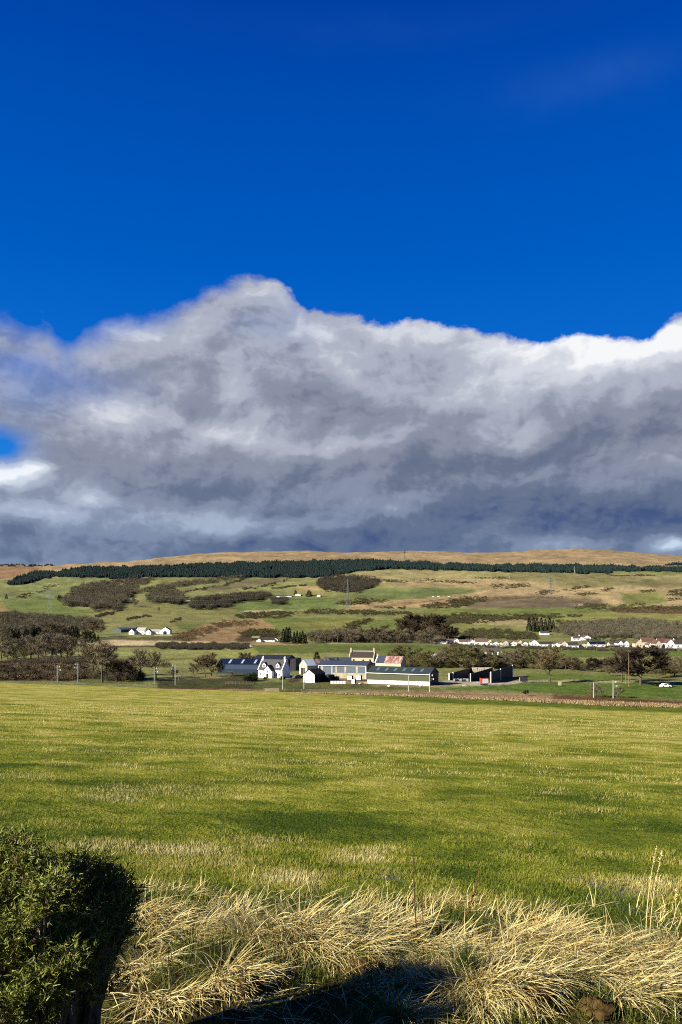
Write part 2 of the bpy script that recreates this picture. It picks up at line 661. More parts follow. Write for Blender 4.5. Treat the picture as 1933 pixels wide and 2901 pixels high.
def inpoly(px, py, poly):
    poly = np.asarray(poly, float)
    x0, y0 = poly[:, 0], poly[:, 1]
    x1, y1 = np.roll(x0, -1), np.roll(y0, -1)
    r = np.zeros(np.shape(px), bool)
    for a, b, c, d in zip(x0, y0, x1, y1):
        if b == d:
            continue
        cond = ((b > py) != (d > py)) & (px < (c - a) * (py - b) / (d - b) + a)
        r ^= cond
    return r


# conversions from the enlarged views used while measuring
def c1(*p): return [(x / 2.412, 1520 + y / 2.412) for x, y in p]
def c2(*p): return [(640 + x / 2.412, 1520 + y / 2.412) for x, y in p]
def c3(*p): return [(1283 + x / 2.412, 1520 + y / 2.412) for x, y in p]
def cA(*p): return [(1200 + x / 4.284, 1780 + y / 4.284) for x, y in p]
def cB(*p): return [(1566 + x / 4.2725, 1780 + y / 4.2725) for x, y in p]
def cC(*p): return [(x / 4.48, 1650 + y / 4.48) for x, y in p]
def cD(*p): return [(300 + x / 4.48, 1700 + y / 4.48) for x, y in p]
def cE(*p): return [(640 + x / 6.03, 1740 + y / 6.03) for x, y in p]
def c7(*p): return [(600 + x / 4.48, 1800 + y / 4.48) for x, y in p]
def c8(*p): return [(900 + x / 4.48, 1800 + y / 4.48) for x, y in p]


GREEN, LIME, PALE, DEEP = alb(116, 124, 68), alb(128, 132, 70), alb(152, 148, 92), alb(90, 108, 50)
TAN, STRAW, BROWN, DARK = alb(168, 146, 104), alb(186, 168, 118), alb(96, 82, 62), alb(62, 58, 44)
RUST, ROCK, TRACK, VIVID = alb(112, 78, 52), alb(118, 104, 78), alb(186, 172, 146), alb(96, 114, 46)

MAINF = [(141, 1632), (286, 1637), (369, 1641), (420, 1634), (640, 1636), (910, 1635), (1005, 1620), (1096, 1612), (1290, 1616), (1382, 1618), (1656, 1624), (1722, 1624), (1730, 1618), (1933, 1619), (2300, 1620),
         (2300, 1611), (1933, 1611), (1772, 1608), (1739, 1603), (1449, 1604), (1290, 1601), (1170, 1596), (1038, 1589), (806, 1594), (650, 1598), (398, 1608), (232, 1611), (141, 1627)]
TAILF = [(25, 1657), (60, 1656), (140, 1637), (145, 1622), (100, 1622), (40, 1640)]
COVER = [
    # (polygon in photo pixels, colour, edge wobble)
    # --- moor and upper hill
    ([(-600, 1500), (2500, 1500), (2500, 1640), (1933, 1612), (1300, 1606), (1050, 1600), (640, 1612), (300, 1620), (140, 1628), (0, 1648), (-600, 1660)], alb(158, 136, 98), 2),
    ([(-600, 1590), (60, 1598), (140, 1618), (60, 1636), (0, 1648), (-600, 1655)], alb(140, 112, 80), 2),
    (c3((-300, 232), (300, 236), (900, 256), (1568, 262), (2100, 260), (2100, 400), (1500, 400), (700, 340), (300, 350), (-300, 300)), alb(150, 142, 92), 2),
    (c2((900, 225), (1568, 235), (1700, 300), (1568, 350), (1100, 350), (1000, 300), (880, 270)), alb(156, 144, 96), 2),
    (c3((400, 240), (900, 258), (1568, 300), (2000, 300), (2000, 345), (900, 345), (500, 345), (350, 300)), alb(132, 124, 80), 3),
    (c3((-300, 300), (300, 290), (560, 310), (800, 345), (1568, 345), (2100, 345), (2100, 480), (1568, 480), (1060, 470), (900, 420), (300, 410), (-300, 400)), alb(172, 150, 106), 3),
    (c3((1140, 390), (1420, 375), (1480, 430), (1400, 465), (1180, 470)), alb(128, 128, 70), 3),
    (c3((-400, 300), (260, 325), (500, 335), (200, 360), (-100, 372), (-400, 345)), alb(160, 142, 98), 3),
    # greens on the left hill
    (c2((-300, 330), (400, 275), (670, 272), (640, 350), (450, 400), (250, 420), (-300, 400)), alb(132, 132, 80), 2),
    (c2((230, 285), (470, 275), (400, 300), (0, 372), (-200, 372)), alb(116, 108, 74), 2),
    (c2((470, 340), (680, 330), (690, 395), (520, 385)), alb(160, 144, 92), 2),
    (c1((0, 290), (420, 285), (840, 290), (560, 330), (430, 410), (300, 440), (0, 440), (-600, 440), (-600, 290)), alb(124, 128, 78), 2),
    (c1((0, 430), (440, 420), (460, 480), (640, 510), (560, 545), (330, 545), (60, 530)), alb(108, 118, 62), 2),
    (c1((-500, 450), (0, 460), (80, 520), (0, 560), (-500, 560)), alb(150, 126, 82), 2),
    (c2((870, 360), (1100, 350), (1568, 352), (1800, 370), (1500, 408), (1130, 430), (860, 420)), alb(108, 118, 66), 2),
    (c2((400, 420), (760, 420), (760, 490), (420, 500), (100, 520), (0, 500), (-100, 470)), alb(108, 120, 64), 2),
    (c2((130, 505), (380, 498), (400, 512), (120, 525)), STRAW, 1),
    (c2((860, 470), (1130, 435), (1568, 405), (1900, 400), (1900, 440), (1350, 490), (1100, 490), (800, 505)), alb(172, 146, 100), 2),
    (c2((1000, 480), (1250, 452), (1568, 418), (1568, 424), (1250, 460), (1010, 490)), BROWN, 1),
    # quarry face, green above and below
    (c3((60, 440), (260, 412), (600, 405), (1020, 430), (1060, 470), (830, 490), (560, 490), (100, 497)), ROCK, 1.5),
    (c3((850, 465), (920, 455), (905, 475), (840, 485)), alb(205, 190, 150), 1),
    (c3((-200, 500), (500, 488), (1000, 495), (1100, 520), (740, 540), (300, 530), (-200, 535)), alb(116, 124, 62), 1.5),
    (c3((740, 530), (1100, 515), (1568, 530), (2100, 540), (2100, 600), (1440, 580), (1040, 570), (760, 570)), alb(138, 136, 74), 2),
    (c3((1060, 485), (1568, 480), (2000, 480), (2000, 525), (1568, 530), (1100, 518)), alb(104, 78, 58), 2),
    (c3((100, 575), (520, 560), (700, 590), (640, 620), (300, 600), (100, 600)), alb(164, 148, 100), 2),
    (c3((-500, 600), (0, 605), (330, 620), (600, 660), (500, 680), (0, 640), (-500, 650)), alb(130, 130, 66), 1.5),
    (c3((1380, 620), (1500, 606), (1568, 612), (1700, 630), (1380, 640)), LIME, 1),
    # middle distance, centre
    (c2((240, 560), (880, 560), (1000, 575), (1200, 560), (1230, 640), (900, 660), (600, 650), (350, 640)), alb(114, 122, 60), 1.5),
    (c2((470, 590), (880, 570), (840, 620), (640, 640), (480, 610)), alb(136, 132, 68), 2),
    (c2((-300, 570), (240, 560), (360, 640), (120, 660), (80, 700), (-60, 720), (-200, 650)), alb(156, 130, 86), 2.5),
    (c2((-60, 690), (130, 640), (340, 640), (360, 700), (100, 720)), alb(84, 66, 48), 2),
    # left middle: fields round the white farmhouse
    (c1((650, 560), (900, 430), (1300, 490), (1568, 480), (1700, 560), (1400, 600), (1250, 660), (1160, 640), (700, 625)), alb(132, 128, 76), 2),
    (c1((1200, 600), (1380, 600), (1440, 640), (1250, 655)), alb(108, 114, 60), 1.5),
    (c1((1150, 680), (1250, 650), (1568, 560), (1700, 620), (1600, 720), (1250, 740)), alb(150, 124, 84), 2),
    (c1((640, 690), (900, 690), (1240, 680), (1400, 700), (1240, 710), (640, 715)), alb(96, 92, 56), 1.5),
    (c1((480, 730), (760, 706), (1300, 716), (1640, 722), (1640, 745), (1100, 742), (640, 752)), alb(198, 176, 132), 1),
    (c1((560, 750), (820, 745), (1400, 748), (1568, 750), (1568, 756), (820, 755)), DARK, .6),
    (c1((440, 800), (760, 765), (1100, 760), (1380, 790), (1450, 800), (1568, 780), (1900, 790), (1900, 850), (1250, 870), (700, 880), (440, 815)), alb(142, 142, 82), 1.5),
    (c1((980, 845), (1250, 830), (1400, 815), (1350, 835), (1200, 850), (1000, 855)), alb(118, 110, 64), 1.5),
    (c1((-200, 840), (200, 850), (420, 860), (420, 890), (-200, 880)), alb(128, 122, 68), 1),
    (c1((-600, 880), (500, 870), (640, 930), (540, 990), (-600, 980)), alb(88, 72, 50), 1.5),
    (c1((540, 968), (760, 955), (1000, 962), (980, 1010), (560, 1000)), alb(104, 106, 60), 1),
    # centre valley behind the farm
    (c2((180, 745), (600, 735), (1120, 740), (1568, 745), (1568, 770), (1100, 790), (200, 800)), alb(104, 114, 54), 1),
    (c2((-150, 770), (180, 745), (220, 800), (560, 800), (850, 800), (850, 840), (300, 850), (0, 830)), alb(150, 150, 82), 1.5),
    (c2((700, 722), (900, 722), (900, 731), (690, 732)), STRAW, .6),
    (c2((-100, 722), (330, 722), (600, 728), (560, 740), (-100, 742)), alb(164, 140, 96), 1),
    # right valley
    (c3((-500, 760), (500, 762), (1160, 770), (1568, 775), (2100, 780), (2100, 815), (1568, 820), (1100, 830), (800, 825), (-500, 830)), alb(108, 120, 54), 1),
    (c3((820, 828), (1120, 818), (1568, 820), (2100, 815), (2100, 900), (1300, 890), (880, 880)), alb(150, 146, 84), 1.5),
    (c3((500, 935), (740, 935), (1180, 958), (1200, 985), (900, 985), (500, 985)), alb(104, 118, 50), .8),
    (c3((480, 985), (740, 980), (1200, 986), (2100, 990), (2100, 1003), (1200, 1001), (700, 996), (480, 992)), alb(168, 160, 110), .8),
    (c3((150, 1010), (480, 993), (1200, 1001), (2100, 1003), (2100, 1110), (1568, 1112), (1150, 1105), (800, 1080), (200, 1050), (-100, 1050)), VIVID, 1),
    (cA((230, 640), (600, 640), (1000, 655), (1160, 640), (1500, 628), (1510, 640), (1160, 668), (900, 690), (560, 700), (230, 690)), alb(190, 176, 150), 1),
    (cA((900, 600), (1000, 565), (1180, 560), (1190, 610), (1140, 645), (900, 655)), alb(140, 124, 80), 1),
    # farm yard and the grass before it
    (c8((-40, 570), (700, 560), (1568, 620), (1568, 700), (900, 690), (-300, 680), (-300, 600)), alb(108, 108, 56), 1),
    (c8((150, 540), (680, 540), (680, 600), (400, 620), (150, 590)), alb(150, 130, 90), 1.5),
    (c8((680, 622), (1568, 630), (1700, 650), (1568, 670), (680, 650)), alb(150, 136, 96), 1.2),
    (c7((0, 540), (480, 500), (580, 500), (560, 640), (1200, 640), (1200, 700), (0, 680), (-700, 690), (-700, 560)), alb(74, 76, 40), 1),
    (c7((640, 595), (900, 590), (1160, 600), (1200, 700), (560, 690), (520, 640)), alb(96, 100, 50), 1),
    (c7((-400, 525), (100, 510), (560, 488), (560, 500), (100, 545), (-400, 560)), alb(150, 138, 96), .8),
    (c7((940, 570), (1100, 520), (1150, 540), (1130, 590), (960, 600)), alb(92, 72, 56), .8),
    # railway strip
    (c7((-2800, 690), (0, 672), (300, 675), (760, 700), (1568, 705), (1568, 760), (-2800, 780)), alb(104, 70, 46), .8),
    (c7((100, 682), (700, 690), (760, 706), (500, 702), (100, 690)), alb(170, 140, 100), .6),
    (cA((-1500, 765), (0, 762), (600, 775), (1000, 790), (1568, 800), (1568, 900), (-1500, 860)), alb(160, 130, 92), .8),
    (cB((0, 800), (500, 820), (820, 850), (1568, 880), (2600, 900), (2600, 1010), (0, 1000)), alb(116, 82, 54), .8),
    (MAINF, alb(44, 50, 36), 1), (TAILF, alb(44, 50, 36), 1),
    (cB((800, 850), (1100, 870), (1568, 900), (2600, 920), (2600, 970), (1568, 945), (1000, 905)), alb(100, 72, 48), .8),
]


def build_land():
    n, m = GX.shape
    px = np.repeat(GPX[None, :], n, 0)
    py = GPY.copy()
    # wobble the edges of the patches
    wx = (fbm(GX / (GY * 0.012), GY / (GY * 0.03) + GX * 0, 2, 41))
    w1 = fbm(px / 14, py / 6, 3, 51) - 0.5
    w2 = fbm(px / 9, py / 5, 3, 61) - 0.5
    tint = np.empty((n, m, 3))
    tint[:] = alb(130, 130, 76)
    for poly, c, wob in COVER:
        k = inpoly(px + w1 * wob * 8, py + w2 * wob * 3, poly)
        tint[k] = c
    # soften patch edges a touch along the slope
    t2 = tint.copy()
    t2[1:-1] = (tint[:-2] + 2 * tint[1:-1] + tint[2:]) / 4
    t2[:, 1:-1] = (t2[:, :-2] + 2 * t2[:, 1:-1] + t2[:, 2:]) / 4
    tint = t2
    # pale and dark grass variation, streaky along the contour
    s = fbm(px / 40, py / 5, 4, 71)
    s2 = fbm(px / 9, py / 1.6, 3, 75)
    tint *= (0.50 + 0.56 * s + 0.44 * s2)[..., None]
    V = np.stack([GX, GY, GZ], -1).reshape(-1, 3)
    i = np.arange((n - 1) * m).reshape(n - 1, m)[:, :-1].ravel()
    Fc = np.stack([i, i + 1, i + m + 1, i + m], 1)
    M = bpy.data.materials.new('hill_grass')
    M.use_nodes = True
    t = NT(M.node_tree)
    p = t.n['Principled BSDF']
    p.inputs['Roughness'].default_value = 0.95
    p.inputs['Specular IOR Level'].default_value = 0.05
    a = t.n.new('ShaderNodeAttribute')
    a.attribute_name = 'tint'
    tc = t.n.new('ShaderNodeTexCoord')
    o = tc.outputs['Object']
    n1 = t.noise(o, 0.02, 6, 0.65)
    n2 = t.noise(o, 0.12, 5, 0.6)
    k = t.m('MULTIPLY', t.m('MULTIPLY_ADD', n1, 0.9, 0.55), t.m('MULTIPLY_ADD', n2, 0.9, 0.55))
    sc = t.n.new('ShaderNodeVectorMath')
    sc.operation = 'SCALE'
    t.l.new(a.outputs['Color'], sc.inputs[0])
    t.l.new(k, sc.inputs['Scale'])
    t.l.new(sc.outputs[0], p.inputs['Base Color'])
    b = t.n.new('ShaderNodeBump')
    b.inputs['Strength'].default_value = 0.8
    b.inputs['Distance'].default_value = 1.6
    t.l.new(t.noise(o, 0.2, 6, 0.7), b.inputs['Height'])
    t.l.new(b.outputs[0], p.inputs['Normal'])
    me = np_mesh('hills', V, Fc, M, tint.reshape(-1, 3), smooth=True)
    tag(link('hills', me), 'valley floor and hillside patched with green fields, tan moor and dark scrub', 'hills', kind='structure')


FPX0, FPX1 = -520, 2460


def build_field():
    ys = np.concatenate([np.arange(-7, 3, 0.5), np.arange(3, 8, 0.06), np.arange(8, 20, 0.3), np.geomspace(20, 232, 150)])
    us = np.linspace(-0.70, 0.70, 300)
    X = us[None, :] * (np.maximum(ys, 0)[:, None] + 7)
    Y = np.repeat(ys[:, None], len(us), 1)
    Z = field_z(X, Y)
    # behind the fence line the sheet tucks under the land
    Z = np.where(Y > 226, Z - (Y - 226) * 0.6, Z)
    n, m = X.shape
    V = np.stack([X, Y, Z], -1).reshape(-1, 3)
    i = np.arange((n - 1) * m).reshape(n - 1, m)[:, :-1].ravel()
    Fc = np.stack([i, i + 1, i + m + 1, i + m], 1)
    M = bpy.data.materials.new('pasture')
    M.use_nodes = True
    t = NT(M.node_tree)
    p = t.n['Principled BSDF']
    p.inputs['Roughness'].default_value = 0.95
    p.inputs['Specular IOR Level'].default_value = 0.05
    tc = t.n.new('ShaderNodeTexCoord')
    o = tc.outputs['Object']
    x, y, z = t.sep(o)[:3]
    # tufts of pale dead grass over green sward; patches several metres across
    oa = t.xyz(t.mul(x, 0.7), y, 0.0)
    nA = t.noise(oa, 0.11, 4, 0.55)
    nB = t.noise(oa, 0.5, 5, 0.62, 0.3)
    nC = t.noise(o, 3.2, 4, 0.65)
    nD = t.noise(o, 16.0, 3, 0.7)
    far = t.smooth(y, 5.0, 42.0)
    s = t.add(t.m('MULTIPLY_ADD', nA, 0.6, -.05), t.m('MULTIPLY_ADD', nB, 1.45, -.35))
    s = t.add(s, t.add(t.mul(nC, 0.42), t.mul(nD, 0.38)))
    s = t.add(s, t.m('MULTIPLY_ADD', far, 0.27, -0.17))
    # greener rushy strip along the foot of the field on the right
    strip = t.m('MULTIPLY', t.smooth(y, 118.0, 150.0), t.smooth(x, -12.0, 20.0))
    strip = t.m('MULTIPLY', strip, t.m('SUBTRACT', 1.0, t.smooth(y, 205.0, 214.0)))
    s = t.m('MULTIPLY_ADD', strip, -0.34, s)
    verge = t.m('MAXIMUM', t.m('SUBTRACT', 1.0, t.smooth(y, 6.2, 7.4)), t.mul(t.smooth(y, 208.0, 216.0), t.smooth(x, -30.0, 10.0)))
    col = t.ramp(s, [(0.52, alb(74, 92, 20)), (0.78, alb(128, 136, 36)), (0.9, alb(172, 166, 64)), (0.95, alb(210, 194, 106)), (1.0, alb(228, 206, 138))])
    # the ramp only spans 0..1, so squeeze
    rn = [q for q in t.n if q.type == 'VALTORGB'][-1]
    for el, pos in zip(rn.color_ramp.elements, (0.10, 0.34, 0.52, 0.74, 1.0)):
        el.position = pos
    sq = t.m('MULTIPLY_ADD', s, 1.05, -0.62)
    t.put(rn.inputs[0], sq)
    earth = t.ramp(t.add(t.mul(nC, .6), t.mul(nB, .4)), [(0.36, alb(40, 32, 18)), (0.46, alb(70, 60, 30)), (0.55, alb(84, 88, 32)), (0.66, alb(130, 112, 66))])
    col = t.mix(verge, col, earth)
    # wet grey mud trodden at the edge of the verge
    mud = t.m('MULTIPLY', t.smooth(t.noise(t.xyz(t.mul(x, 1.0), t.mul(y, 1.0), 3.3), 1.3, 3, 0.55), 0.56, 0.64), t.mul(t.smooth(y, 6.3, 6.9), t.m('SUBTRACT', 1.0, t.smooth(y, 8.0, 9.0))))
    mud = t.mul(mud, t.smooth(x, 0.1, 0.6))
    col = t.mix(t.mul(mud, 0.85), col, alb(118, 116, 104))
    t.l.new(col, p.inputs['Base Color'])
    b = t.n.new('ShaderNodeBump')
    b.inputs['Strength'].default_value = 0.9
    b.inputs['Distance'].default_value = 0.08
    t.l.new(t.add(t.mul(nD, 0.6), t.add(nC, t.mul(nB, 1.5))), b.inputs['Height'])
    t.l.new(b.outputs[0], p.inputs['Normal'])
    me = np_mesh('pasture_field', V, Fc, M, smooth=True)
    tag(link('pasture_field', me), 'wide sunlit green and yellow pasture sloping down to the wire fence', 'field', kind='structure')


build_land()
build_field()

# ------------------------------------------------------------------ buildings
WHITE = mat('white_render', (0.80, 0.79, 0.75), (0.70, 0.69, 0.64), 1.2, 0.9)
CREAM = mat('cream_harling', alb(236, 226, 194), alb(212, 200, 166), 0.9, 0.95)
STONE = mat('cream_stone', alb(224, 214, 180), alb(188, 176, 142), 1.6, 0.95, bump=.3)
SLATE = mat('grey_slate', alb(92, 88, 84), alb(66, 62, 60), 2.5, 0.7, bump=.3, bscale=8)
SLATEB = mat('brown_slate', alb(78, 66, 56), alb(56, 46, 40), 2.0, 0.8)
TILE = mat('brown_tile', alb(132, 104, 88), alb(98, 76, 64), 1.5, 0.85)
TILER = mat('red_tile', alb(116, 84, 70), alb(90, 62, 52), 1.5, 0.85)
BLUEW = mat('blue_cladding', alb(64, 82, 106), alb(56, 72, 96), 0.6, 0.5, stretch=(6, 6, .2))
BLUED = mat('dark_blue_cladding', alb(44, 60, 80), alb(38, 52, 70), 0.6, 0.5, stretch=(6, 6, .2))
BLUER = mat('dark_blue_roof', alb(26, 36, 56), alb(20, 28, 46), 0.8, 0.45, stretch=(5, .5, 1))
GREYW = mat('grey_blue_cladding', alb(106, 120, 130), alb(90, 104, 114), 0.8, 0.6, stretch=(5, 5, .2))
GREYR = mat('grey_sheet_roof', alb(72, 80, 92), alb(58, 64, 76), 0.9, 0.6, stretch=(5, .5, 1))
GREENW = mat('olive_green_cladding', alb(84, 88, 52), alb(74, 78, 46), 0.7, 0.6, stretch=(6, 6, .2))
GREENR = mat('green_grey_roof', alb(58, 70, 68), alb(48, 60, 60), 0.7, 0.6, stretch=(4, .4, 1))
CONC = mat('pale_concrete', (0.74, 0.72, 0.67), (0.60, 0.58, 0.52), 1.2, 0.95)
CONCT = mat('tan_concrete', alb(204, 192, 160), alb(168, 154, 124), 0.8, 0.95)
LITE = mat('rooflight', alb(206, 216, 222), alb(170, 182, 190), 1.5, 0.3)
LITED = mat('dull_rooflight', alb(112, 128, 128), alb(92, 106, 108), 1.5, 0.5)
GLASS = mat('dark_glass', (0.015, 0.018, 0.022), (0.03, 0.034, 0.04), 1.0, 0.12, spec=.6)
FRAME = mat('white_frame', (0.75, 0.75, 0.73), (0.68, 0.68, 0.66), 2, 0.6)
BLACK = mat('black_sheeting', (0.010, 0.010, 0.013), (0.02, 0.02, 0.025), 1.2, 0.6)
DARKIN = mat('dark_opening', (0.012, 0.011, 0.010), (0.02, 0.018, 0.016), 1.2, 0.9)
DARKW = mat('dark_boarding', alb(56, 50, 46), alb(40, 36, 34), 1.2, 0.9)
DARKG = mat('dark_olive_roof', alb(64, 64, 50), alb(48, 48, 40), 1.0, 0.9)
WOOD = mat('weathered_wood', alb(150, 132, 104), alb(112, 96, 74), 3.0, 0.9)
GALV = mat('galvanised_steel', alb(196, 198, 190), alb(160, 162, 156), 2.0, 0.6)
DULL = mat('dull_lattice_steel', alb(168, 174, 156), alb(146, 152, 136), 2.0, 0.6)
RED = mat('red_paint', alb(206, 74, 52), alb(176, 54, 40), 1.5, 0.6)
TYRE = mat('tyre_rubber', (0.015, 0.015, 0.016), (0.03, 0.03, 0.03), 3, 0.9)


def rust_mat():
    m = bpy.data.materials.new('rusty_sheets')
    m.use_nodes = True
    t = NT(m.node_tree)
    p = t.n['Principled BSDF']
    p.inputs['Roughness'].default_value = 0.7
    tc = t.n.new('ShaderNodeTexCoord')
    x, y, z = t.sep(tc.outputs['Object'])[:3]
    st = t.noise(t.xyz(t.mul(x, .9), t.mul(y, .25), 0.0), 1.0, 4, .6)
    n = t.noise(tc.outputs['Object'], .8, 5, .7)
    f = t.add(t.mul(st, .6), t.mul(n, .4))
    c = t.ramp(f, [(0.36, alb(204, 196, 192)), (0.46, alb(176, 146, 134)), (0.55, alb(140, 92, 76)), (0.68, alb(108, 68, 58))])
    t.l.new(c, p.inputs['Base Color'])
    return m


RUSTY = rust_mat()
PALER = mat('pale_sheet_roof', alb(214, 222, 232), alb(176, 190, 208), 0.8, 0.5, stretch=(4, .4, 1))


def gable_parts(root, L, W, hw, hr, wall, roof, over=0.35, th=0.16, roofs=None, name_wall='wall', name_roof='roof'):
    """walls as a closed pentagonal prism along local X (length L, depth W), two roof slabs; roofs = [(x0,x1,mat)] splits the sheets"""
    b = MB()
    x0, x1, y = -L / 2, L / 2, W / 2
    for s, x in ((-1, x0), (1, x1)):
        pts = [(x, -y, -1.0), (x, y, -1.0), (x, y, hw), (x, 0, hw + hr), (x, -y, hw)]
        b.poly(pts if s > 0 else pts[::-1])
    b.poly([(x0, -y, -1.0), (x1, -y, -1.0), (x1, -y, hw), (x0, -y, hw)])
    b.poly([(x1, y, -1.0), (x0, y, -1.0), (x0, y, hw), (x1, y, hw)])
    w = b.build(name_wall, wall, root)
    r = MB()
    sl = hr / y
    mats = [roof] if roofs is None else [q[2] for q in roofs]
    spans = [(x0 - over, x1 + over)] if roofs is None else [(q[0], q[1]) for q in roofs]
    for k, (a, c) in enumerate(spans):
        e = y + over
        ze = hw - sl * over + th + .02
        zr = hw + hr + th + .02
        r.slab((a, -e, ze), (c, -e, ze), (c, 0, zr), (a, 0, zr), th, k)
        r.slab((c, e, ze), (a, e, ze), (a, 0, zr), (c, 0, zr), th, k)
    ro = r.build(name_roof, mats, root)
    return w, ro


def roof_z(yy, W, hw, hr):
    return hw + hr * (1 - abs(yy) / (W / 2))


def window(parent, x, y, z, w, h, face='front', frame=FRAME, glass=GLASS, name='window', bars=1):
    """frame standing 4 cm proud of the wall with its pane as a child; face: front(-y) back right(+x) left"""
    rot = {'front': 0, 'right': math.pi / 2, 'left': -math.pi / 2, 'back': math.pi}[face]
    f = MB()
    t = 0.09
    f.box(-w / 2, w / 2, -.05, .02, 0, t)
    f.box(-w / 2, w / 2, -.05, .02, h - t, h)
    f.box(-w / 2, -w / 2 + t, -.05, .02, t, h - t)
    f.box(w / 2 - t, w / 2, -.05, .02, t, h - t)
    for k in range(bars):
        xx = -w / 2 + w * (k + 1) / (bars + 1)
        f.box(xx - .03, xx + .03, -.045, .02, t, h - t)
    o = f.build(name, frame, parent, (x, y, z), (0, 0, rot))
    p = MB()
    p.box(-w / 2 + t, w / 2 - t, -.02, .01, t, h - t)
    p.build('pane', glass, o)
    return o


def chimney(root, x, y, z0, h, sx=.6, sy=1.0, m=WHITE, pots=2, name='chimney'):
    b = MB()
    b.box(x - sx / 2, x + sx / 2, y - sy / 2, y + sy / 2, z0, z0 + h)
    b.box(x - sx / 2 - .06, x + sx / 2 + .06, y - sy / 2 - .06, y + sy / 2 + .06, z0 + h, z0 + h + .12)
    for k in range(pots):
        yy = y + (k - (pots - 1) / 2) * .4
        b.tube((x, yy, z0 + h + .12), (x, yy, z0 + h + .5), .12, .1, 7)
    return b.build(name, m, root)


def block(root, name, m, x0, x1, y0, y1, z0, z1):
    b = MB()
    b.box(x0, x1, y0, y1, z0, z1)
    return b.build(name, m, root)


FARM = 'buildings of the farmstead'


